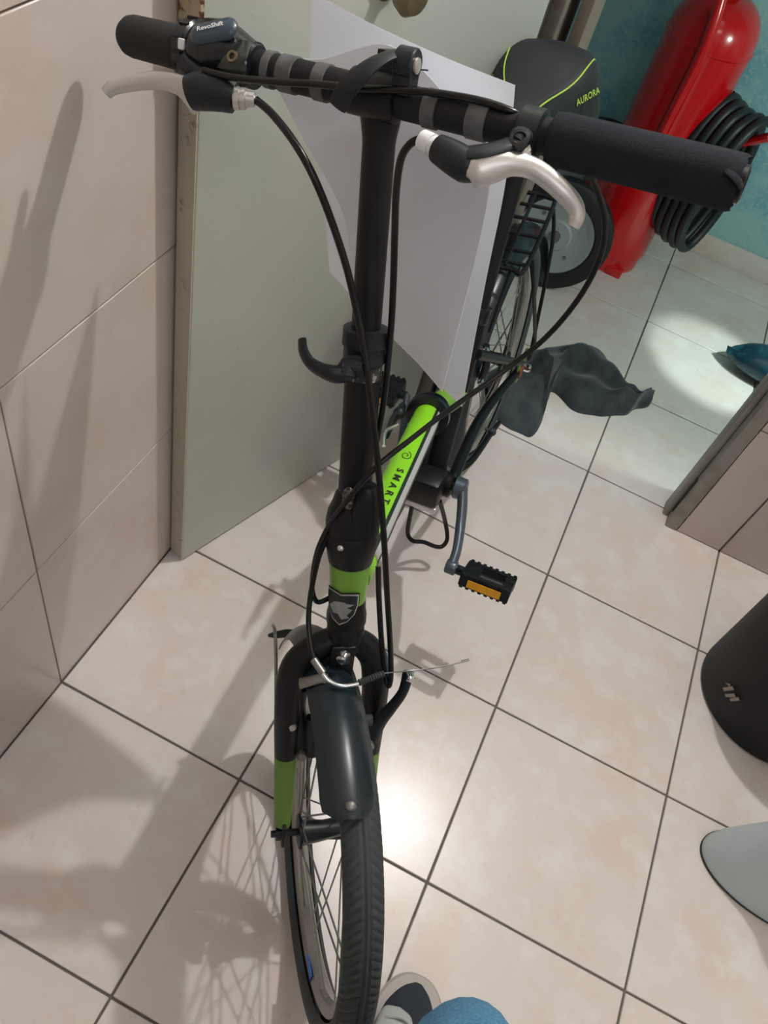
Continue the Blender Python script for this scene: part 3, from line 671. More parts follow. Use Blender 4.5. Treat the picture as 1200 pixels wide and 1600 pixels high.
tube([(-0.1971, 0.4693, 0.9913), (-0.1732, 0.4691, 0.9957), (-0.1434, 0.4751, 1.0019), (-0.1041, 0.4819, 1.0126), (-0.0733, 0.4822, 1.0217), (-0.0356, 0.4869, 1.0335), (-0.0080, 0.4921, 1.0393), (0.0211, 0.4917, 1.0455), (0.0444, 0.4951, 1.0452), (0.0576, 0.5209, 1.0320), (0.0888, 0.5640, 1.0046), (0.1125, 0.5829, 0.9780), (0.1325, 0.5858, 0.9519), (0.1425, 0.5827, 0.9223), (0.1422, 0.5772, 0.8792), (0.1297, 0.5635, 0.8311), (0.1056, 0.5353, 0.7921), (0.0773, 0.4873, 0.7635), (0.0579, 0.4460, 0.7456), (0.0421, 0.4137, 0.7281), (0.0307, 0.3965, 0.6963), (0.0190, 0.3898, 0.6473), (0.0152, 0.3812, 0.6085), (0.0179, 0.3742, 0.5767), (0.0245, 0.3651, 0.5556), (0.0338, 0.3630, 0.5398), (0.0420, 0.3720, 0.5396), (0.0461, 0.3836, 0.5419)], 0.0028, 'gear_cable', M_cable, n=8, seg=10)

# ---- main tube with its print, hinge, seat tube
MT0 = ax(0.462) + FH * -0.012
MT1 = V((0.0153, 0.7937, 0.4520))
md = (MT1 - MT0).normalized(); mu = (RU - md * RU.dot(md)).normalized(); ml = md.cross(mu) * -1
if ml.x < 0: ml = -ml
def MTp(t, ang, r): return MT0 + md * t + (mu * math.cos(ang) + ml * math.sin(ang)) * r
mlen = (MT1 - MT0).length
RT = 0.0205
mt = tube([MT0, MT1], RT, 'main_tube', M_green, seg=32)
def strip(t0, t1, a0, a1, r, name, m, par, k=10):
    rows = []
    for t in (t0, t1):
        rows.append([MTp(t, a0 + (a1 - a0) * j / k, r) for j in range(k + 1)])
    return MB().grid(rows).obj(name, m, par)
strip(0.03, mlen - 0.004, math.radians(36), math.radians(50), RT + 0.0004, 'black_line', M_letter, mt)
strip(0.03, mlen - 0.004, math.radians(50), math.radians(78), RT + 0.0005, 'white_stripe', mat('silver_decal', hexc(176, 180, 180), 0.35), mt)
strip(0.03, mlen - 0.004, math.radians(78), math.radians(200), RT + 0.0005, 'black_underside', M_black, mt)
strip(0.06, 0.115, math.radians(-30), math.radians(-5), RT + 0.0006, 'white_mark', M_white, mt)
def tubemap(tc_, ac):
    def fn(x, y):
        a = ac + y / RT
        p = MTp(tc_ - x * 1.5, a, RT + 0.0004)
        return p, (mu * math.cos(a) + ml * math.sin(a))
    return fn
TXT = text('SMART', 0.0125, tubemap(mlen * 0.405, math.radians(8)), 'lettering', M_letter, mt, bold=0.0003, space=1.75, wrap=True)
em = MB(); fn_ = tubemap(mlen * 0.60, math.radians(4)); q_ = []
for k in range(25):
    a = 0.6 + k * 0.36; r_ = 0.0018 + 0.00024 * k
    q_.append([fn_((r_ - 0.0006) * math.cos(a), (r_ - 0.0006) * math.sin(a))[0], fn_((r_ + 0.0006) * math.cos(a), (r_ + 0.0006) * math.sin(a))[0]])
em.grid(q_).obj('emblem', M_letter, mt, smooth=False)
# hinge plates and their lever
hj = MB().lathe(MT1 - md * 0.004, md, [(0, 0.022), (0.002, 0.033), (0.010, 0.034), (0.0105, 0.031), (0.0125, 0.031), (0.013, 0.034), (0.021, 0.033), (0.023, 0.022)], seg=28).obj('frame_hinge', M_gloss, bike)
MB().sweep([MT1 - ml * 0.040 + mu * 0.006, MT1 - ml * 0.045 - md * 0.035 + mu * 0.0, MT1 - ml * 0.044 - md * 0.075 - mu * 0.006], [(0.006, 0.009), (0.006, 0.010), (0.004, 0.007)], 10, n=4).obj('hinge_lever', M_plastic, hj)
MB().ball(MT1 - ml * 0.040 - md * 0.02 + mu * 0.005, 0.010, 12).obj('hinge_knob', M_plastic, hj)
MB().sweep([MT1 - ml * 0.034 - md * 0.055 + mu * 0.004, MT1 - ml * 0.046 - md * 0.075, MT1 - ml * 0.042 - md * 0.10 - mu * 0.01], 0.0028, 10, n=4).obj('safety_hook', M_chrome, hj)
SCL = V((-0.0293, 1.0471, 0.7750)); sd_ = (SCL - BB).normalized()
MT2 = BB + sd_ * 0.16
tube([MT1 + md * 0.015, MT2], [RT, RT], 'rear_tube', M_greend, seg=24)
tube([BB + sd_ * 0.01, BB + sd_ * 0.30], 0.0180, 'seat_tube', M_black, seg=24)
tube([BB + sd_ * 0.26, SCL], 0.0150, 'seat_post', M_black, seg=24)
sc_ = MB().lathe(BB + sd_ * 0.285, sd_, [(0, 0.0190), (0.002, 0.0205), (0.024, 0.0205), (0.026, 0.017)], seg=24).obj('seat_clamp', M_gloss, bike)
bbs = MB().lathe(BB - RL * 0.036, RL, [(0, 0.019), (0.003, 0.0225), (0.069, 0.0225), (0.072, 0.019)], seg=28).obj('bottom_bracket', M_black, bike)
MB().lathe(BB - RL * 0.060, RL, [(0, 0.0085), (0.108, 0.0085), (0.112, 0.007)], seg=16).obj('spindle', M_black, bbs)
# dark bracket block in front of the bottom bracket, with its bright lower clamp
MB().box(BB + RU * 0.012 + RF * 0.028 - RL * 0.004, (0.062, 0.05, 0.055), (RL, RF, RU)).obj('bracket_block', M_black, bbs, bevel=0.008)
MB().box(BB - RU * 0.022 + RF * 0.046 - RL * 0.004, (0.058, 0.012, 0.012), (RL, RF, RU)).obj('stand_clamp', M_silver, bbs, bevel=0.002)
# wire stand under the bottom bracket
tube([(0.0317, 0.8536, 0.2150), (0.0389, 0.8530, 0.1600), (0.0472, 0.8560, 0.0980), (0.0628, 0.8499, 0.0900), (0.0817, 0.8628, 0.0850), (0.1047, 0.8736, 0.0750), (0.1172, 0.8834, 0.0750), (0.1178, 0.8946, 0.0900), (0.0989, 0.8982, 0.1300), (0.0774, 0.8740, 0.2000)], 0.0042, 'wire_stand', M_black, n=6, seg=10)
# chain and seat stays
for sd in (-1, 1):
    tube([BB + RL * 0.030 * sd - RF * 0.012, RW(0.20, 0.043 * sd, 0.012), RW(0.012, 0.062 * sd, 0.002)], [0.0105, 0.0095, 0.008], 'chain_stay', M_black, n=6)
    tube([BB + sd_ * 0.235 + RL * 0.016 * sd, (BB + sd_ * 0.235) * 0.72 + RW(0.006, 0, 0.012) * 0.28 + RL * 0.038 * sd, RW(0.006, 0.062 * sd, 0.012)], [0.009, 0.008, 0.007], 'seat_stay', M_black, n=1)
    dp = MB().box(RW(0.006, 0.062 * sd, 0.006), (0.06, 0.006, 0.052), (RF, RL, RU)).obj('rear_dropout', M_greend, bike, bevel=0.004)
    if sd > 0:
        MB().box(RW(0.022, 0.067, 0.004), (0.026, 0.004, 0.022), (RF, RL, RU)).obj('brown_mark', mat('rust', hexc(130, 76, 52), 0.7), dp, bevel=0.001)
    MB().lathe(RW(0.0, 0.064 * sd, 0.0), RL * sd, [(0, 0.010), (0.004, 0.010), (0.004, 0.0085), (0.014, 0.0085), (0.018, 0.005), (0.018, 0)], seg=8).obj('axle_nut', M_chrome, dp)
# rear brake arms
for sd in (-1, 1):
    ra = MB().sweep([RW(0.215, 0.036 * sd, 0.115), RW(0.222, 0.040 * sd, 0.15), RW(0.222, 0.034 * sd, 0.19)], [(0.009, 0.008), (0.008, 0.007), (0.006, 0.006)], 10, n=4).obj('rear_brake_arm', M_plastic, bike)
    for q in (0.118, 0.185):
        MB().lathe(RW(0.228, 0.037 * sd, q), RF, [(0, 0.006), (0.006, 0.006), (0.007, 0.004), (0.007, 0)], seg=10).obj('arm_bolt', M_chrome, ra)
tube([RW(0.226, -0.03, 0.185), RW(0.236, 0.0, 0.20), RW(0.230, 0.032, 0.186)], 0.0022, 'rear_brake_wire', M_chrome, n=5, seg=8)
# rear fender and rack
rf = fender(rat, math.radians(172), math.radians(28), 0.270, 0.029, 0.018, 0.0, False).obj('rear_fender', M_fender, bike)
rk = MB()
RKF = V((0.10, -1, 0)).normalized(); RKL = (RL - RKF * RL.dot(RKF)).normalized()
def RK(a, b): return V((-0.026, 1.235, 0.535)) + RKF * a + RKL * b
rail = [RK(0.125, 0.052), RK(-0.10, 0.058), RK(-0.125, 0.046), RK(-0.13, 0.0), RK(-0.125, -0.046), RK(-0.10, -0.058), RK(0.125, -0.052), RK(0.135, -0.03), RK(0.135, 0.03)]
rk.sweep(rail, 0.0042, 10, n=5, closed=True)
rack = rk.obj('rear_rack', M_black, bike)
for a in (-0.085, -0.035, 0.02, 0.075, 0.115): tube([RK(a, -0.056), RK(a, 0.056)], 0.0035, 'rack_bar', M_black, rack, seg=8)
for b in (-0.018, 0.018): tube([RK(-0.128, b), RK(0.13, b)], 0.0035, 'rack_rail', M_black, rack, seg=8)
for sd in (-1, 1):
    for a in (-0.10, 0.10):
        tube([RK(a, 0.057 * sd), RK(a * 0.85, 0.072 * sd) - RU * 0.07, RW(-0.01 - a * 0.1, 0.074 * sd, 0.05), RW(-0.002, 0.072 * sd, 0.022)], 0.0038, 'rack_stay', M_black, rack, n=6, seg=8)
tube([RK(0.125, 0.03), RW(0.20, 0.03, 0.20)], 0.003, 'rack_brace', M_black, rack, seg=8)
# crank, pedal, chainring
def pedal(pc, side, ld, fr, upv):
    pd = MB()
    A = (ld, fr, upv)
    pd.box(pc + ld * 0.016, (0.028, 0.056, 0.020), A).box(pc + ld * 0.078, (0.016, 0.056, 0.020), A)
    for s_ in (-1, 1): pd.box(pc + ld * 0.045 + fr * 0.0245 * s_, (0.083, 0.009, 0.022), A)
    pd.sweep([pc - ld * 0.010, pc + ld * 0.083], 0.0085, 12)
    P_ = pd.obj('pedal', M_plastic, bike, auto=True)
    tb = MB()
    for s_ in (-1, 1):
        for k in range(8):
            for w in (-1, 1):
                tb.box(pc + ld * (0.008 + 0.0106 * k) + fr * 0.0295 * s_ + upv * 0.0100 * w, (0.0055, 0.0045, 0.0045), A)
    for k in range(4): tb.box(pc + ld * (0.008 + 0.006 * k) + upv * 0.0105 + fr * 0.006, (0.003, 0.004, 0.002), A)
    for k in range(3): tb.box(pc + ld * (0.074 + 0.005 * k) + upv * 0.0105 - fr * 0.006, (0.003, 0.012, 0.002), A)
    tbo = tb.obj('pedal_teeth', M_plastic, P_, smooth=False); tbo['kind'] = 'stuff'
    rl_ = MB().box(pc + ld * 0.045 + fr * 0.0345, (0.056, 0.002, 0.0125), A).obj('pedal_reflector', M_amber, P_, smooth=False)
    return P_
cs0 = BB + RL * 0.052
ce = V((0.1491, 0.7261, 0.2320))
cd = (ce - cs0); cn = cd.normalized()
kr = MB().lathe(cs0 - RL * 0.012, RL, [(0, 0.018), (0.002, 0.020), (0.018, 0.019), (0.020, 0.016), (0.020, 0)], seg=22)
kr.sweep([cs0 + RL * 0.002, cs0 + cd * 0.3 + RL * 0.006, cs0 + cd * 0.75 + RL * 0.006, ce], [(0.0155, 0.0095), (0.0140, 0.0090), (0.0115, 0.0080), (0.0115, 0.0080)], 14, n=6, up=tuple(RL))
kr.lathe(ce - RL * 0.009, RL, [(0, 0.011), (0.002, 0.0125), (0.016, 0.0125), (0.018, 0.011)], seg=20)
ck = kr.obj('crank_arm', M_crank, bike)
po = V((0.2430, 0.7260, 0.2470)); ld = (po - ce).normalized()
pu = (V((0.03, 0.42, 0.90)) - ld * V((0.03, 0.42, 0.90)).dot(ld)).normalized(); pf = ld.cross(pu)
if pf.y > 0: pf = -pf
MB().sweep([ce, ce + ld * 0.03], 0.0085, 12).obj('pedal_axle', M_crank, ck)
pedal(ce + ld * 0.020, 1, ld, pf, pu)
MB().lathe(BB - RL * 0.052, RL, [(0, 0.030), (0, 0.086), (0.001, 0.090), (0.003, 0.090), (0.004, 0.086), (0.004, 0.030)], seg=48, cap=False).obj('chainring', M_steel, bike)
ce2 = BB - RL * 0.072 - (ce - cs0)
tube([BB - RL * 0.066, ce2], [(0.012, 0.0068), (0.0105, 0.0062)], 'crank_arm', M_crank, up=tuple(RL))
pedal(ce2 - RL * 0.012, -1, -RL, RF, RU)
ch = []
for k in range(9):
    a = PI / 2 + PI * k / 8; ch.append(BB - RL * 0.050 + RF * -0.086 * math.cos(a) * -1 + RU * 0.086 * math.sin(a) * 1)
chain_pts = [BB - RL * 0.05 + (RF * math.cos(a) + RU * math.sin(a)) * 0.086 for a in [math.radians(x) for x in (90, 60, 30, 0, -30, -60, -90)]] + [RW(0.0, -0.045, 0) + (RF * math.cos(a) + RU * math.sin(a)) * 0.034 for a in [math.radians(x) for x in (-90, -135, 180, 135, 90)]]
MB().sweep(chain_pts, [(0.0035, 0.0045)] * len(chain_pts), 8, n=4, closed=True, up=tuple(RL)).obj('chain', M_steel, bike)
# kickstand, folded up along the left chain stay
ks = MB().sweep([(0.0827, 0.9280, 0.2350), (0.0949, 0.9605, 0.2350), (0.0998, 1.0194, 0.2220), (0.1027, 1.0826, 0.2100), (0.1063, 1.1298, 0.2000)], [0.0065, 0.0062, 0.0058, 0.0055, 0.0048], 12, n=5).obj('kickstand', M_black, bike)
p = V((0.1033, 1.0839, 0.2110)); MB().ball(p, 0.0085, 12).sweep([p + V((-0.016, 0, 0)), p], 0.003, 8).obj('stand_joint', M_rubber, ks)

# ---- saddle
SO = V((-0.050, 1.085, 0.825))
SFv = (V((0.04, -1, -0.05))).normalized(); SL = (V((0.98, 0.04, 0.17))); SL = (SL - SFv * SL.dot(SFv)).normalized(); SU = SL.cross(SFv) * 1
if SU.z < 0: SU = -SU
prof = [(-0.158, 0.030, -0.022, 0.026), (-0.154, 0.052, -0.006, 0.036), (-0.142, 0.072, 0.006, 0.050), (-0.115, 0.086, 0.012, 0.060), (-0.08, 0.089, 0.010, 0.064), (-0.045, 0.078, 0.004, 0.062), (-0.01, 0.058, 0.0, 0.056), (0.03, 0.040, -0.001, 0.050), (0.07, 0.029, -0.003, 0.044), (0.10, 0.024, -0.008, 0.036), (0.118, 0.016, -0.016, 0.024), (0.122, 0.006, -0.022, 0.010)]
def SDp(a, b, c): return SO + SFv * a + SL * b + SU * c
def sec(w, top, dp):
    pts = []
    for j in range(15):
        u = -1 + 2 * j / 14
        au = abs(u)
        if au < 0.56: x = w * u / 0.56 * 0.64; z = top - 0.10 * w * (u / 0.56) ** 2 + 0.004
        else:
            q = (au - 0.56) / 0.44
            x = math.copysign(w * (0.64 + 0.36 * q ** 0.75), u); z = top - 0.10 * w + 0.004 - (dp + 0.008) * q ** 1.5
        pts.append((x, z))
    return pts
rows0 = []
for a, w, top, dp in prof:
    rows0.append([SDp(a, x, z) for x, z in sec(w, top, dp)])
rows = patch(rows0, 3, 3)
sd_m = MB(); nr = len(rows); nc = len(rows[0])
vs = [p for r in rows for p in r]
sd_m.grid(rows)
bot = [[r[0], r[-1]] for r in rows]
o = 0
fs = []
for i in range(nr - 1): fs.append((i * nc, (i + 1) * nc, (i + 1) * nc + nc - 1, i * nc + nc - 1))
fs.append(tuple(range(nc))); fs.append(tuple((nr - 1) * nc + j for j in range(nc)))
sd_m.f += [list(q) for q in fs]
saddle = sd_m.obj('saddle', M_saddle, bike)
# side panels and piping, following the surface
def surf(fi, fj, lift):
    i = fi * (nr - 1); j = fj * (nc - 1); i0 = min(int(i), nr - 2); j0 = min(int(j), nc - 2); a, b = i - i0, j - j0
    P_ = lambda x, y: rows[x][y]
    p = (P_(i0, j0) * (1 - a) + P_(i0 + 1, j0) * a) * (1 - b) + (P_(i0, j0 + 1) * (1 - a) + P_(i0 + 1, j0 + 1) * a) * b
    n = (P_(i0 + 1, j0) - P_(i0, j0)).cross(P_(i0, j0 + 1) - P_(i0, j0)); n.normalize()
    if n.dot(p - (SO - SU * 0.05)) < 0: n = -n
    return p + n * lift, n
for sd in (1, -1):
    jj = (lambda x: x) if sd > 0 else (lambda x: 1 - x)
    line = []
    for k in range(13):
        q = k / 12
        line.append(surf(0.20 + 0.72 * q, jj(0.81 - 0.030 * math.exp(-((q - 0.22) / 0.2) ** 2) + 0.05 * (1 - q) ** 10), 0.0006)[0])
    MB().sweep(line, 0.0012, 8, n=3).obj('piping', M_lime, saddle)
    pr_ = [[surf(0.20 + 0.70 * k / 12, jj(0.825 + 0.155 * w / 4 - 0.030 * math.exp(-((k / 12 - 0.22) / 0.2) ** 2) * (1 - w / 4)), 0.0005)[0] for w in range(5)] for k in range(13)]
    MB().grid(pr_).obj('flank_panel', M_saddles, saddle)
def flank(sd):
    pa, na_ = surf(0.42, 0.89 if sd > 0 else 0.11, 0.0012)
    pb, _ = surf(0.50, 0.89 if sd > 0 else 0.11, 0.0012)
    x = (pa - pb) * (1 if sd > 0 else -1)
    pc_, _ = surf(0.42, 0.85 if sd > 0 else 0.15, 0.0012)
    return planar(pa, x, pc_ - pa)
text('AURORA', 0.0125, flank(1), 'lettering', M_lime, saddle, bold=0.0002, space=1.1)
text('AURORA', 0.0105, flank(-1), 'lettering', M_lime, saddle, bold=0.0002)
MB().sweep([SDp(-0.06, -0.02, -0.05), SDp(0.0, -0.018, -0.058), SDp(0.06, -0.012, -0.040)], 0.0035, 8, n=4).sweep([SDp(-0.06, 0.02, -0.05), SDp(0.0, 0.018, -0.058), SDp(0.06, 0.012, -0.040)], 0.0035, 8, n=4).obj('saddle_rails', M_steel, saddle)
MB().box(SCL + sd_ * -0.006, (0.045, 0.05, 0.03), (SL, SFv, SU)).obj('saddle_clamp', M_black, bike, bevel=0.006)

# ------------------------------------------------------------------ sheets of paper caught behind the handlebar
r0 = [[(-0.1930, 0.6404, 1.0060), (-0.1192, 0.6233, 1.0085), (-0.0466, 0.6090, 1.0134), (0.0184, 0.5934, 1.0220)], [(-0.1790, 0.6321, 0.9330), (-0.1016, 0.6245, 0.9297), (-0.0295, 0.6230, 0.9385), (0.0368, 0.6018, 0.9386)], [(-0.1474, 0.6272, 0.8410), (-0.0798, 0.6263, 0.8314), (-0.0115, 0.6219, 0.8319), (0.0538, 0.5947, 0.8338)], [(-0.1164, 0.6143, 0.7555), (-0.0393, 0.5971, 0.7316), (0.0227, 0.5812, 0.7172), (0.0816, 0.5590, 0.7110)]]
pb = sheet(patch(r0, 8, 8), 0.0003).obj('paper_sheet', M_paper, origin=r0[1][1])
tag(pb, 'flat white paper sheet behind the handlebar, rearmost of the two', 'paper', 'papers behind the handlebar')
r1 = [[(-0.1868, 0.5427, 0.9846), (-0.1452, 0.5699, 0.9882), (-0.0934, 0.5918, 1.0120), (-0.0200, 0.5535, 1.0077)], [(-0.1517, 0.5665, 0.9192), (-0.1075, 0.5791, 0.9326), (-0.0555, 0.5843, 0.9494), (0.0192, 0.5796, 0.9682)], [(-0.1053, 0.5959, 0.8387), (-0.0703, 0.5992, 0.8446), (-0.0193, 0.5942, 0.8494), (0.0348, 0.5908, 0.8718)], [(-0.0840, 0.6015, 0.7565), (-0.0409, 0.5902, 0.7418), (0.0052, 0.5767, 0.7313), (0.0564, 0.5524, 0.7244)]]
pf_ = sheet(patch(r1, 8, 8), 0.0006).obj('paper_sheet', M_paper2, origin=r1[1][1])
tag(pf_, 'curled white paper sheet, nearer of the two, humped against the handlebar clamp', 'paper', 'papers behind the handlebar')
MB().sweep([(-0.0556, 0.5696, 1.0137), (-0.0496, 0.5696, 1.0155)], 0.0006, 6).obj('staple', M_plastic, pf_)

# ------------------------------------------------------------------ wheeled extinguisher in the back room
ext = thing('fire_extinguisher', 'big red wheeled fire extinguisher standing against the teal wall', 'extinguisher', (0.14, 2.22, 0))
EX, EY, ER = 0.138, 2.235, 0.110
prof = [(0.03, ER - 0.006), (0.033, ER), (0.60, ER)]
prof = [(0.0, ER - 0.012), (0.004, ER - 0.008), (0.05, ER - 0.006), (0.052, ER), (0.615, ER), (0.618, ER + 0.0025), (0.624, ER + 0.0025), (0.627, ER - 0.0005)]
for k in range(1, 9):
    a = PI / 2 * k / 8; prof.append((0.627 + 0.095 * math.sin(a), 0.028 + (ER - 0.0285) * math.cos(a)))
prof += [(0.745, 0.028), (0.745, 0.0)]
MB().lathe((EX, EY, 0), (0, 0, 1), prof, seg=48).obj('cylinder', M_red, ext)
MB().lathe((EX, EY, 0.742), (0, 0, 1), [(0, 0.022), (0.03, 0.022), (0.03, 0.03), (0.06, 0.03), (0.06, 0)], seg=20).obj('valve', M_brass, ext)
def EC(ang, r, z): return V((EX + r * math.sin(ang), EY - r * math.cos(ang), z))
tube([EC(-0.02, ER + 0.004, 0.30), EC(-0.02, ER + 0.010, 0.38), EC(-0.0, ER + 0.012, 0.58), EC(-0.06, ER + 0.006, 0.68), EC(-0.3, ER - 0.01, 0.80), EC(-0.3, ER - 0.01, 0.98)], 0.014, 'handle_tube', M_red, ext, n=6)
MB().box(EC(0.5, ER - 0.006, 0.012), (0.05, 0.02, 0.03)).obj('foot', M_red, ext, bevel=0.004)
WC = V((0.0014, 1.9521, 0.1520)) + V((0, 0.0, 0))
for i, (wc, zz) in enumerate(((WC, 0), (V((WC.x, 2.36, WC.z)), 0))):
    an = V((0.10, -0.99, 0.08)).normalized()
    w = MB().lathe(wc - an * 0.022, an, [(0, 0.104), (0, 0.140), (0.006, 0.150), (0.016, 0.152), (0.028, 0.152), (0.038, 0.150), (0.044, 0.140), (0.044, 0.108), (0.04, 0.104)], seg=48, cap=False).obj('wheel', mat('solid_tyre', hexc(30, 31, 33), 0.6), ext)
    ds = MB().lathe(wc - an * 0.018, an, [(0, 0.0), (0, 0.107), (0.036, 0.107), (0.036, 0.098), (0.030, 0.090), (0.030, 0.045), (0.034, 0.040), (0.034, 0.0)], seg=48).obj('wheel_disc', M_disc, w)
    MB().lathe(wc + an * 0.014, an, [(0, 0.016), (0.012, 0.015), (0.012, 0.008), (0.018, 0.007), (0.018, 0)], seg=18).obj('wheel_cap', M_steel, w)
    for k in range(4):
        a = PI / 4 + k * PI / 2; xx = an.cross(V((0, 0, 1))).normalized(); yy = xx.cross(an)
        MB().lathe(wc + an * 0.0115 + xx * (0.068 * math.cos(a)) + yy * (0.068 * math.sin(a)), an, [(0, 0.006), (0.003, 0.005), (0.003, 0)], seg=10).obj('disc_bolt', M_steel, w)
tube([WC, V((WC.x, 2.36, WC.z))], 0.012, 'axle', M_steel, ext)
MB().box((0.06, EY + 0.02, WC.z), (0.12, 0.05, 0.03)).obj('axle_bracket', M_red, ext, bevel=0.004)
# hose coil hung on its bracket
ha = V((0.86, -0.50, 0)).normalized(); hbx = V((0.50, 0.86, 0)).normalized()
hc0 = V((0.2786, 2.2000, 0.3374))
pts = []; rr = []
for k in range(5 * 20 + 1):
    a = 2 * PI * k / 20; 
    off = -0.052 + 0.026 * k / 20
    wob = 1 + 0.05 * math.sin(k * 0.9)
    z = math.cos(a + 0.3); x = math.sin(a + 0.3)
    pts.append(hc0 + ha * off + hbx * (0.085 * x * wob) + V((0, 0, 1)) * (0.185 * (abs(z) ** 0.85) * (1 if z > 0 else -1) * (1 + 0.03 * math.cos(k))))
hs = MB().sweep(pts, 0.0125, 12, n=3).obj('hose', M_hose, ext)
MB().sweep([V((EX + ER - 0.01, EY - 0.02, hc0.z + 0.05)), hc0 + V((0.0, 0.0, 0.075)), V((0.3764, 2.1300, 0.5104))], [(0.016, 0.010), (0.016, 0.010), (0.016, 0.012)], 10, n=3).obj('hose_bracket', M_red, ext)
MB().sweep([V((EX + ER - 0.01, EY - 0.03, 0.14)), hc0 + V((-0.02, 0.0, -0.12)), hc0 + ha * 0.03 + V((0, 0, -0.13))], [(0.012, 0.008), (0.010, 0.008), (0.008, 0.008)], 10, n=3).obj('lower_bracket', M_red, ext)

# ------------------------------------------------------------------ rag on the floor
up_e = [(0.0073, 1.4742, 0.0000), (0.0424, 1.5638, 0.0000), (0.0770, 1.6321, 0.0000), (0.1309, 1.6924, 0.0000), (0.1917, 1.7556, 0.0000), (0.2556, 1.7589, 0.0000), (0.3098, 1.7041, 0.0000), (0.3590, 1.6717, 0.0000), (0.3841, 1.6791, 0.0000), (0.4048, 1.7146, 0.0000)]
lo_e = [(0.0692, 1.3605, 0.0000), (0.1339, 1.3470, 0.0000), (0.1861, 1.3597, 0.0000), (0.1805, 1.4627, 0.0000), (0.1784, 1.5366, 0.0000), (0.2409, 1.5070, 0.0000), (0.2999, 1.5237, 0.0000), (0.3522, 1.5618, 0.0000), (0.3863, 1.6083, 0.0000), (0.4136, 1.6504, -0.0000)]
ue = spline([V(p) for p in up_e], [(0, 0)] * 10, 8)[0]; le = spline([V(p) for p in lo_e], [(0, 0)] * 10, 8)[0]
rows = []
for i, (a, b) in enumerate(zip(ue, le)):
    q = i / (len(ue) - 1); row = []
    for j in range(25):
        s_ = j / 24
        p = a + (b - a) * s_
        hgt = (0.045 if q > 0.3 else 0.018) * (1 - 0.55 * max(0, q - 0.75) * 4) * math.sin(PI * s_) ** 0.55
        hgt *= 1 + 0.35 * math.sin(s_ * 11 + q * 9) * math.sin(PI * s_) + 0.18 * math.sin(q * 40 + s_ * 6)
        jx = 0.003 * math.sin(q * 37 + s_ * 3)
        row.append(V((p.x + jx, p.y + 0.002 * math.sin(q * 51), 0.002 + max(0, hgt))))
    rows.append(row)
rg = MB().grid(rows)
n0 = len(rg.v); rg.add([V((p.x, p.y, 0.0005)) for r in rows for p in (r[0], r[-1])], [])
fs = []
for i in range(len(rows) - 1):
    fs.append((i * 25, n0 + 2 * i, n0 + 2 * i + 2, (i + 1) * 25)); fs.append((i * 25 + 24, (i + 1) * 25 + 24, n0 + 2 * i + 3, n0 + 2 * i + 1))
    fs.append((n0 + 2 * i, n0 + 2 * i + 1, n0 + 2 * i + 3, n0 + 2 * i + 2))
rg.f += [list(q) for q in fs]
tag(rg.obj('rag', M_rag, origin=tuple(le[40])), 'crumpled dark grey cloth lying on the floor tiles behind the pedal', 'cloth')

# ------------------------------------------------------------------ dark blue glossy helmet-like object at the right edge
hp = MB()
rows = []
HCn = V((0.735, 1.965, 0.0))
for i in range(13):
    th = PI * i / 12
    rows.append([HCn + V((0.165 * math.cos(th), 0.0, 0.0)) + V((0, 1, 0)) * (0.066 * (math.sin(th) ** 0.8) * math.cos(2 * PI * j / 28)) + V((0, 0, 1)) * (0.055 + 0.052 * (math.sin(th) ** 0.8) * math.sin(2 * PI * j / 28)) + V((0.02 * math.sin(2 * PI * j / 28), 0, 0)) for j in range(28)])
hp.grid(rows, True)
tag(hp.obj('plastic_bag', M_blueplastic, origin=(0.735, 1.965, 0.0)), 'dark blue glossy bulging bag on the back room floor by the door jamb', 'bag')

# ------------------------------------------------------------------ bins by the right edge
bn = thing('bin', 'round black plastic bin with a pale scratch standing on the tiles at right', 'bin', (0.815, 0.959, 0))
MB().lathe((0.818, 0.962, 0), (0, 0, 1), [(0.0, 0.132), (0.003, 0.137), (0.008, 0.139), (0.30, 0.146), (0.33, 0.150), (0.335, 0.153), (0.345, 0.153), (0.348, 0.150), (0.345, 0.146), (0.30, 0.142), (0.012, 0.134), (0.008, 0.0)], seg=64).obj('body', M_bin, bn)
def bincurve(cx, cy, r):
    def fn(x, y, a0=0.0, z0=0.0):
        a = a0 + x / r; return V((cx + r * math.sin(a), cy - r * math.cos(a), z0 + y))
    return fn
bc = bincurve(0.815, 0.959, 0.1418)
mk = MB()
for pts in ([(-0.016, -0.01), (-0.008, 0.012), (-0.002, 0.012), (-0.010, -0.010)], [(-0.006, -0.012), (0.002, 0.008), (0.008, 0.007), (-0.001, -0.012)], [(0.004, -0.006), (0.010, 0.012), (0.015, 0.010), (0.008, -0.008)], [(-0.020, 0.000), (-0.012, 0.010), (-0.010, 0.006)]):
    mk.add([bc(x * 1.2, y * 1.2, -0.86, 0.085) for x, y in pts], [tuple(range(len(pts)))])
mk.obj('scratch', mat('pale_scratch', hexc(150, 138, 128), 0.7), bn, smooth=False)['label'] = 'pale scratched mark'
bk2 = thing('pedestal', 'pale grey ceramic pedestal foot with a dirty base line at the lower right', 'pedestal', (0.88, 0.61, 0))
def ell(a, b, dx, z, n=56): return [V((0.88 + dx + a * math.cos(2 * PI * k / n), 0.61 + b * math.sin(2 * PI * k / n), z)) for k in range(n)]
pm = MB().grid([ell(0.139, 0.0695, 0, 0.0), ell(0.140, 0.070, 0, 0.004), ell(0.138, 0.068, 0.001, 0.03), ell(0.130, 0.062, 0.006, 0.08), ell(0.116, 0.055, 0.014, 0.15), ell(0.106, 0.054, 0.022, 0.24), ell(0.110, 0.060, 0.026, 0.33), ell(0.02, 0.02, 0.026, 0.335)], True)
pm.f.append([7 * 56 + k for k in range(56)])
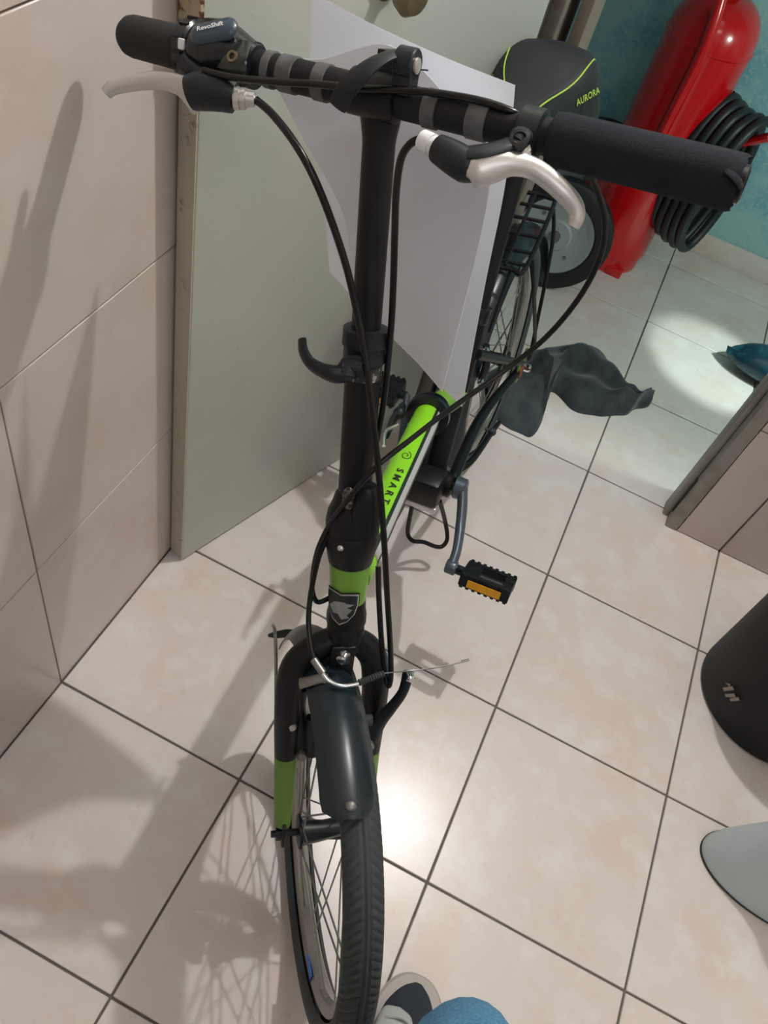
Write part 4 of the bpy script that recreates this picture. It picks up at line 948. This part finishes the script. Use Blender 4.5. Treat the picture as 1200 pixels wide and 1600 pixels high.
pm.obj('column', M_bucket, bk2)
MB().grid([ell(0.1405, 0.0705, 0, 0.0003), ell(0.1412, 0.0712, 0, 0.0035), ell(0.1400, 0.0700, 0, 0.0058)], True).obj('dirty_rim', mat('dirt', hexc(66, 66, 60), 0.9), bk2)

# ------------------------------------------------------------------ the photographer's leg and shoe
ps = thing('person', 'person in blue jeans and a dark canvas shoe beside the front wheel', 'person', (0.36, 0.05, 0))
bm_v = [(0.358, -0.30, 0.86), (0.353, -0.12, 0.70), (0.352, 0.036, 0.498), (0.362, 0.020, 0.41), (0.366, -0.005, 0.24), (0.372, -0.015, 0.09)]
MB().sweep(bm_v, [(0.095, 0.10), (0.082, 0.085), (0.060, 0.050), (0.060, 0.056), (0.055, 0.055), (0.052, 0.052)], 24, n=6, up=(1, 0, 0)).obj('body', M_denim, ps)
# shoe
SH = V((0.380, 0.026, 0.0)); sf_ = V((-0.06, 1, 0)).normalized(); sl_ = V((1, 0.06, 0)).normalized()
def shoe_sec(k):
    # along the foot from heel (-.09) to toe (.175)
    tab = [(-0.095, 0.016), (-0.08, 0.030), (-0.04, 0.036), (0.02, 0.036), (0.07, 0.043), (0.115, 0.047), (0.145, 0.041), (0.165, 0.028), (0.176, 0.010)]
    return tab
tab = shoe_sec(0)
rows = []
for z, gr_ in ((0.0, 0.0), (0.012, 0.003), (0.026, 0.004), (0.030, 0.001)):
    rows.append([SH + sf_ * (a * (1 + gr_ * 4)) + sl_ * (w + gr_) + V((0, 0, z)) for a, w in tab] + [SH + sf_ * (a * (1 + gr_ * 4)) - sl_ * (w + gr_) + V((0, 0, z)) for a, w in reversed(tab)])
so = MB().grid([spline(r, [(0, 0)] * len(r), 4, True)[0] for r in rows], True)
nn = len(rows[0]) * 4
so.f.append(list(range(nn))); so.f.append([3 * nn + i for i in range(nn)])
shoe = so.obj('shoe', M_sole, ps); shoe['label'] = 'grey rubber sole with a rounded toe'
rows = []
for a, w in tab:
    hgt = 0.075 if a < 0.02 else 0.075 - 0.040 * min(1, (a - 0.02) / 0.12)
    if a > 0.15: hgt = 0.034
    w2 = max(0.006, w - 0.0065); aa = a * 0.955
    rows.append([SH + sf_ * aa + sl_ * (w2 * math.cos(PI * j / 12)) + V((0, 0, 0.026 + (hgt - 0.026) * math.sin(PI * j / 12) ** 0.7)) for j in range(13)])
MB().grid(patch(rows, 2, 4)).obj('shoe_upper', M_shoe, shoe)
rows = []
for a, w, z in ((0.128, 0.006, 0.044), (0.122, 0.020, 0.054), (0.10, 0.026, 0.066), (0.06, 0.028, 0.082), (0.02, 0.028, 0.10)):
    rows.append([SH + sf_ * a + sl_ * (w * math.cos(PI * j / 8) - 0.018) + V((0, 0, z - 0.012 + 0.014 * math.sin(PI * j / 8))) for j in range(9)])
MB().grid(patch(rows, 3, 4)).obj('shoe_tongue', M_tongue, shoe)
for k in range(3):
    a = 0.108 - 0.022 * k
    MB().sweep([SH + sf_ * a + sl_ * (-0.036) + V((0, 0, 0.060 + 0.008 * k)), SH + sf_ * (a + 0.006) - sl_ * 0.014 + V((0, 0, 0.068 + 0.009 * k)), SH + sf_ * a + sl_ * 0.008 + V((0, 0, 0.060 + 0.008 * k))], 0.0028, 8, n=4).obj('lace', M_tongue, shoe)
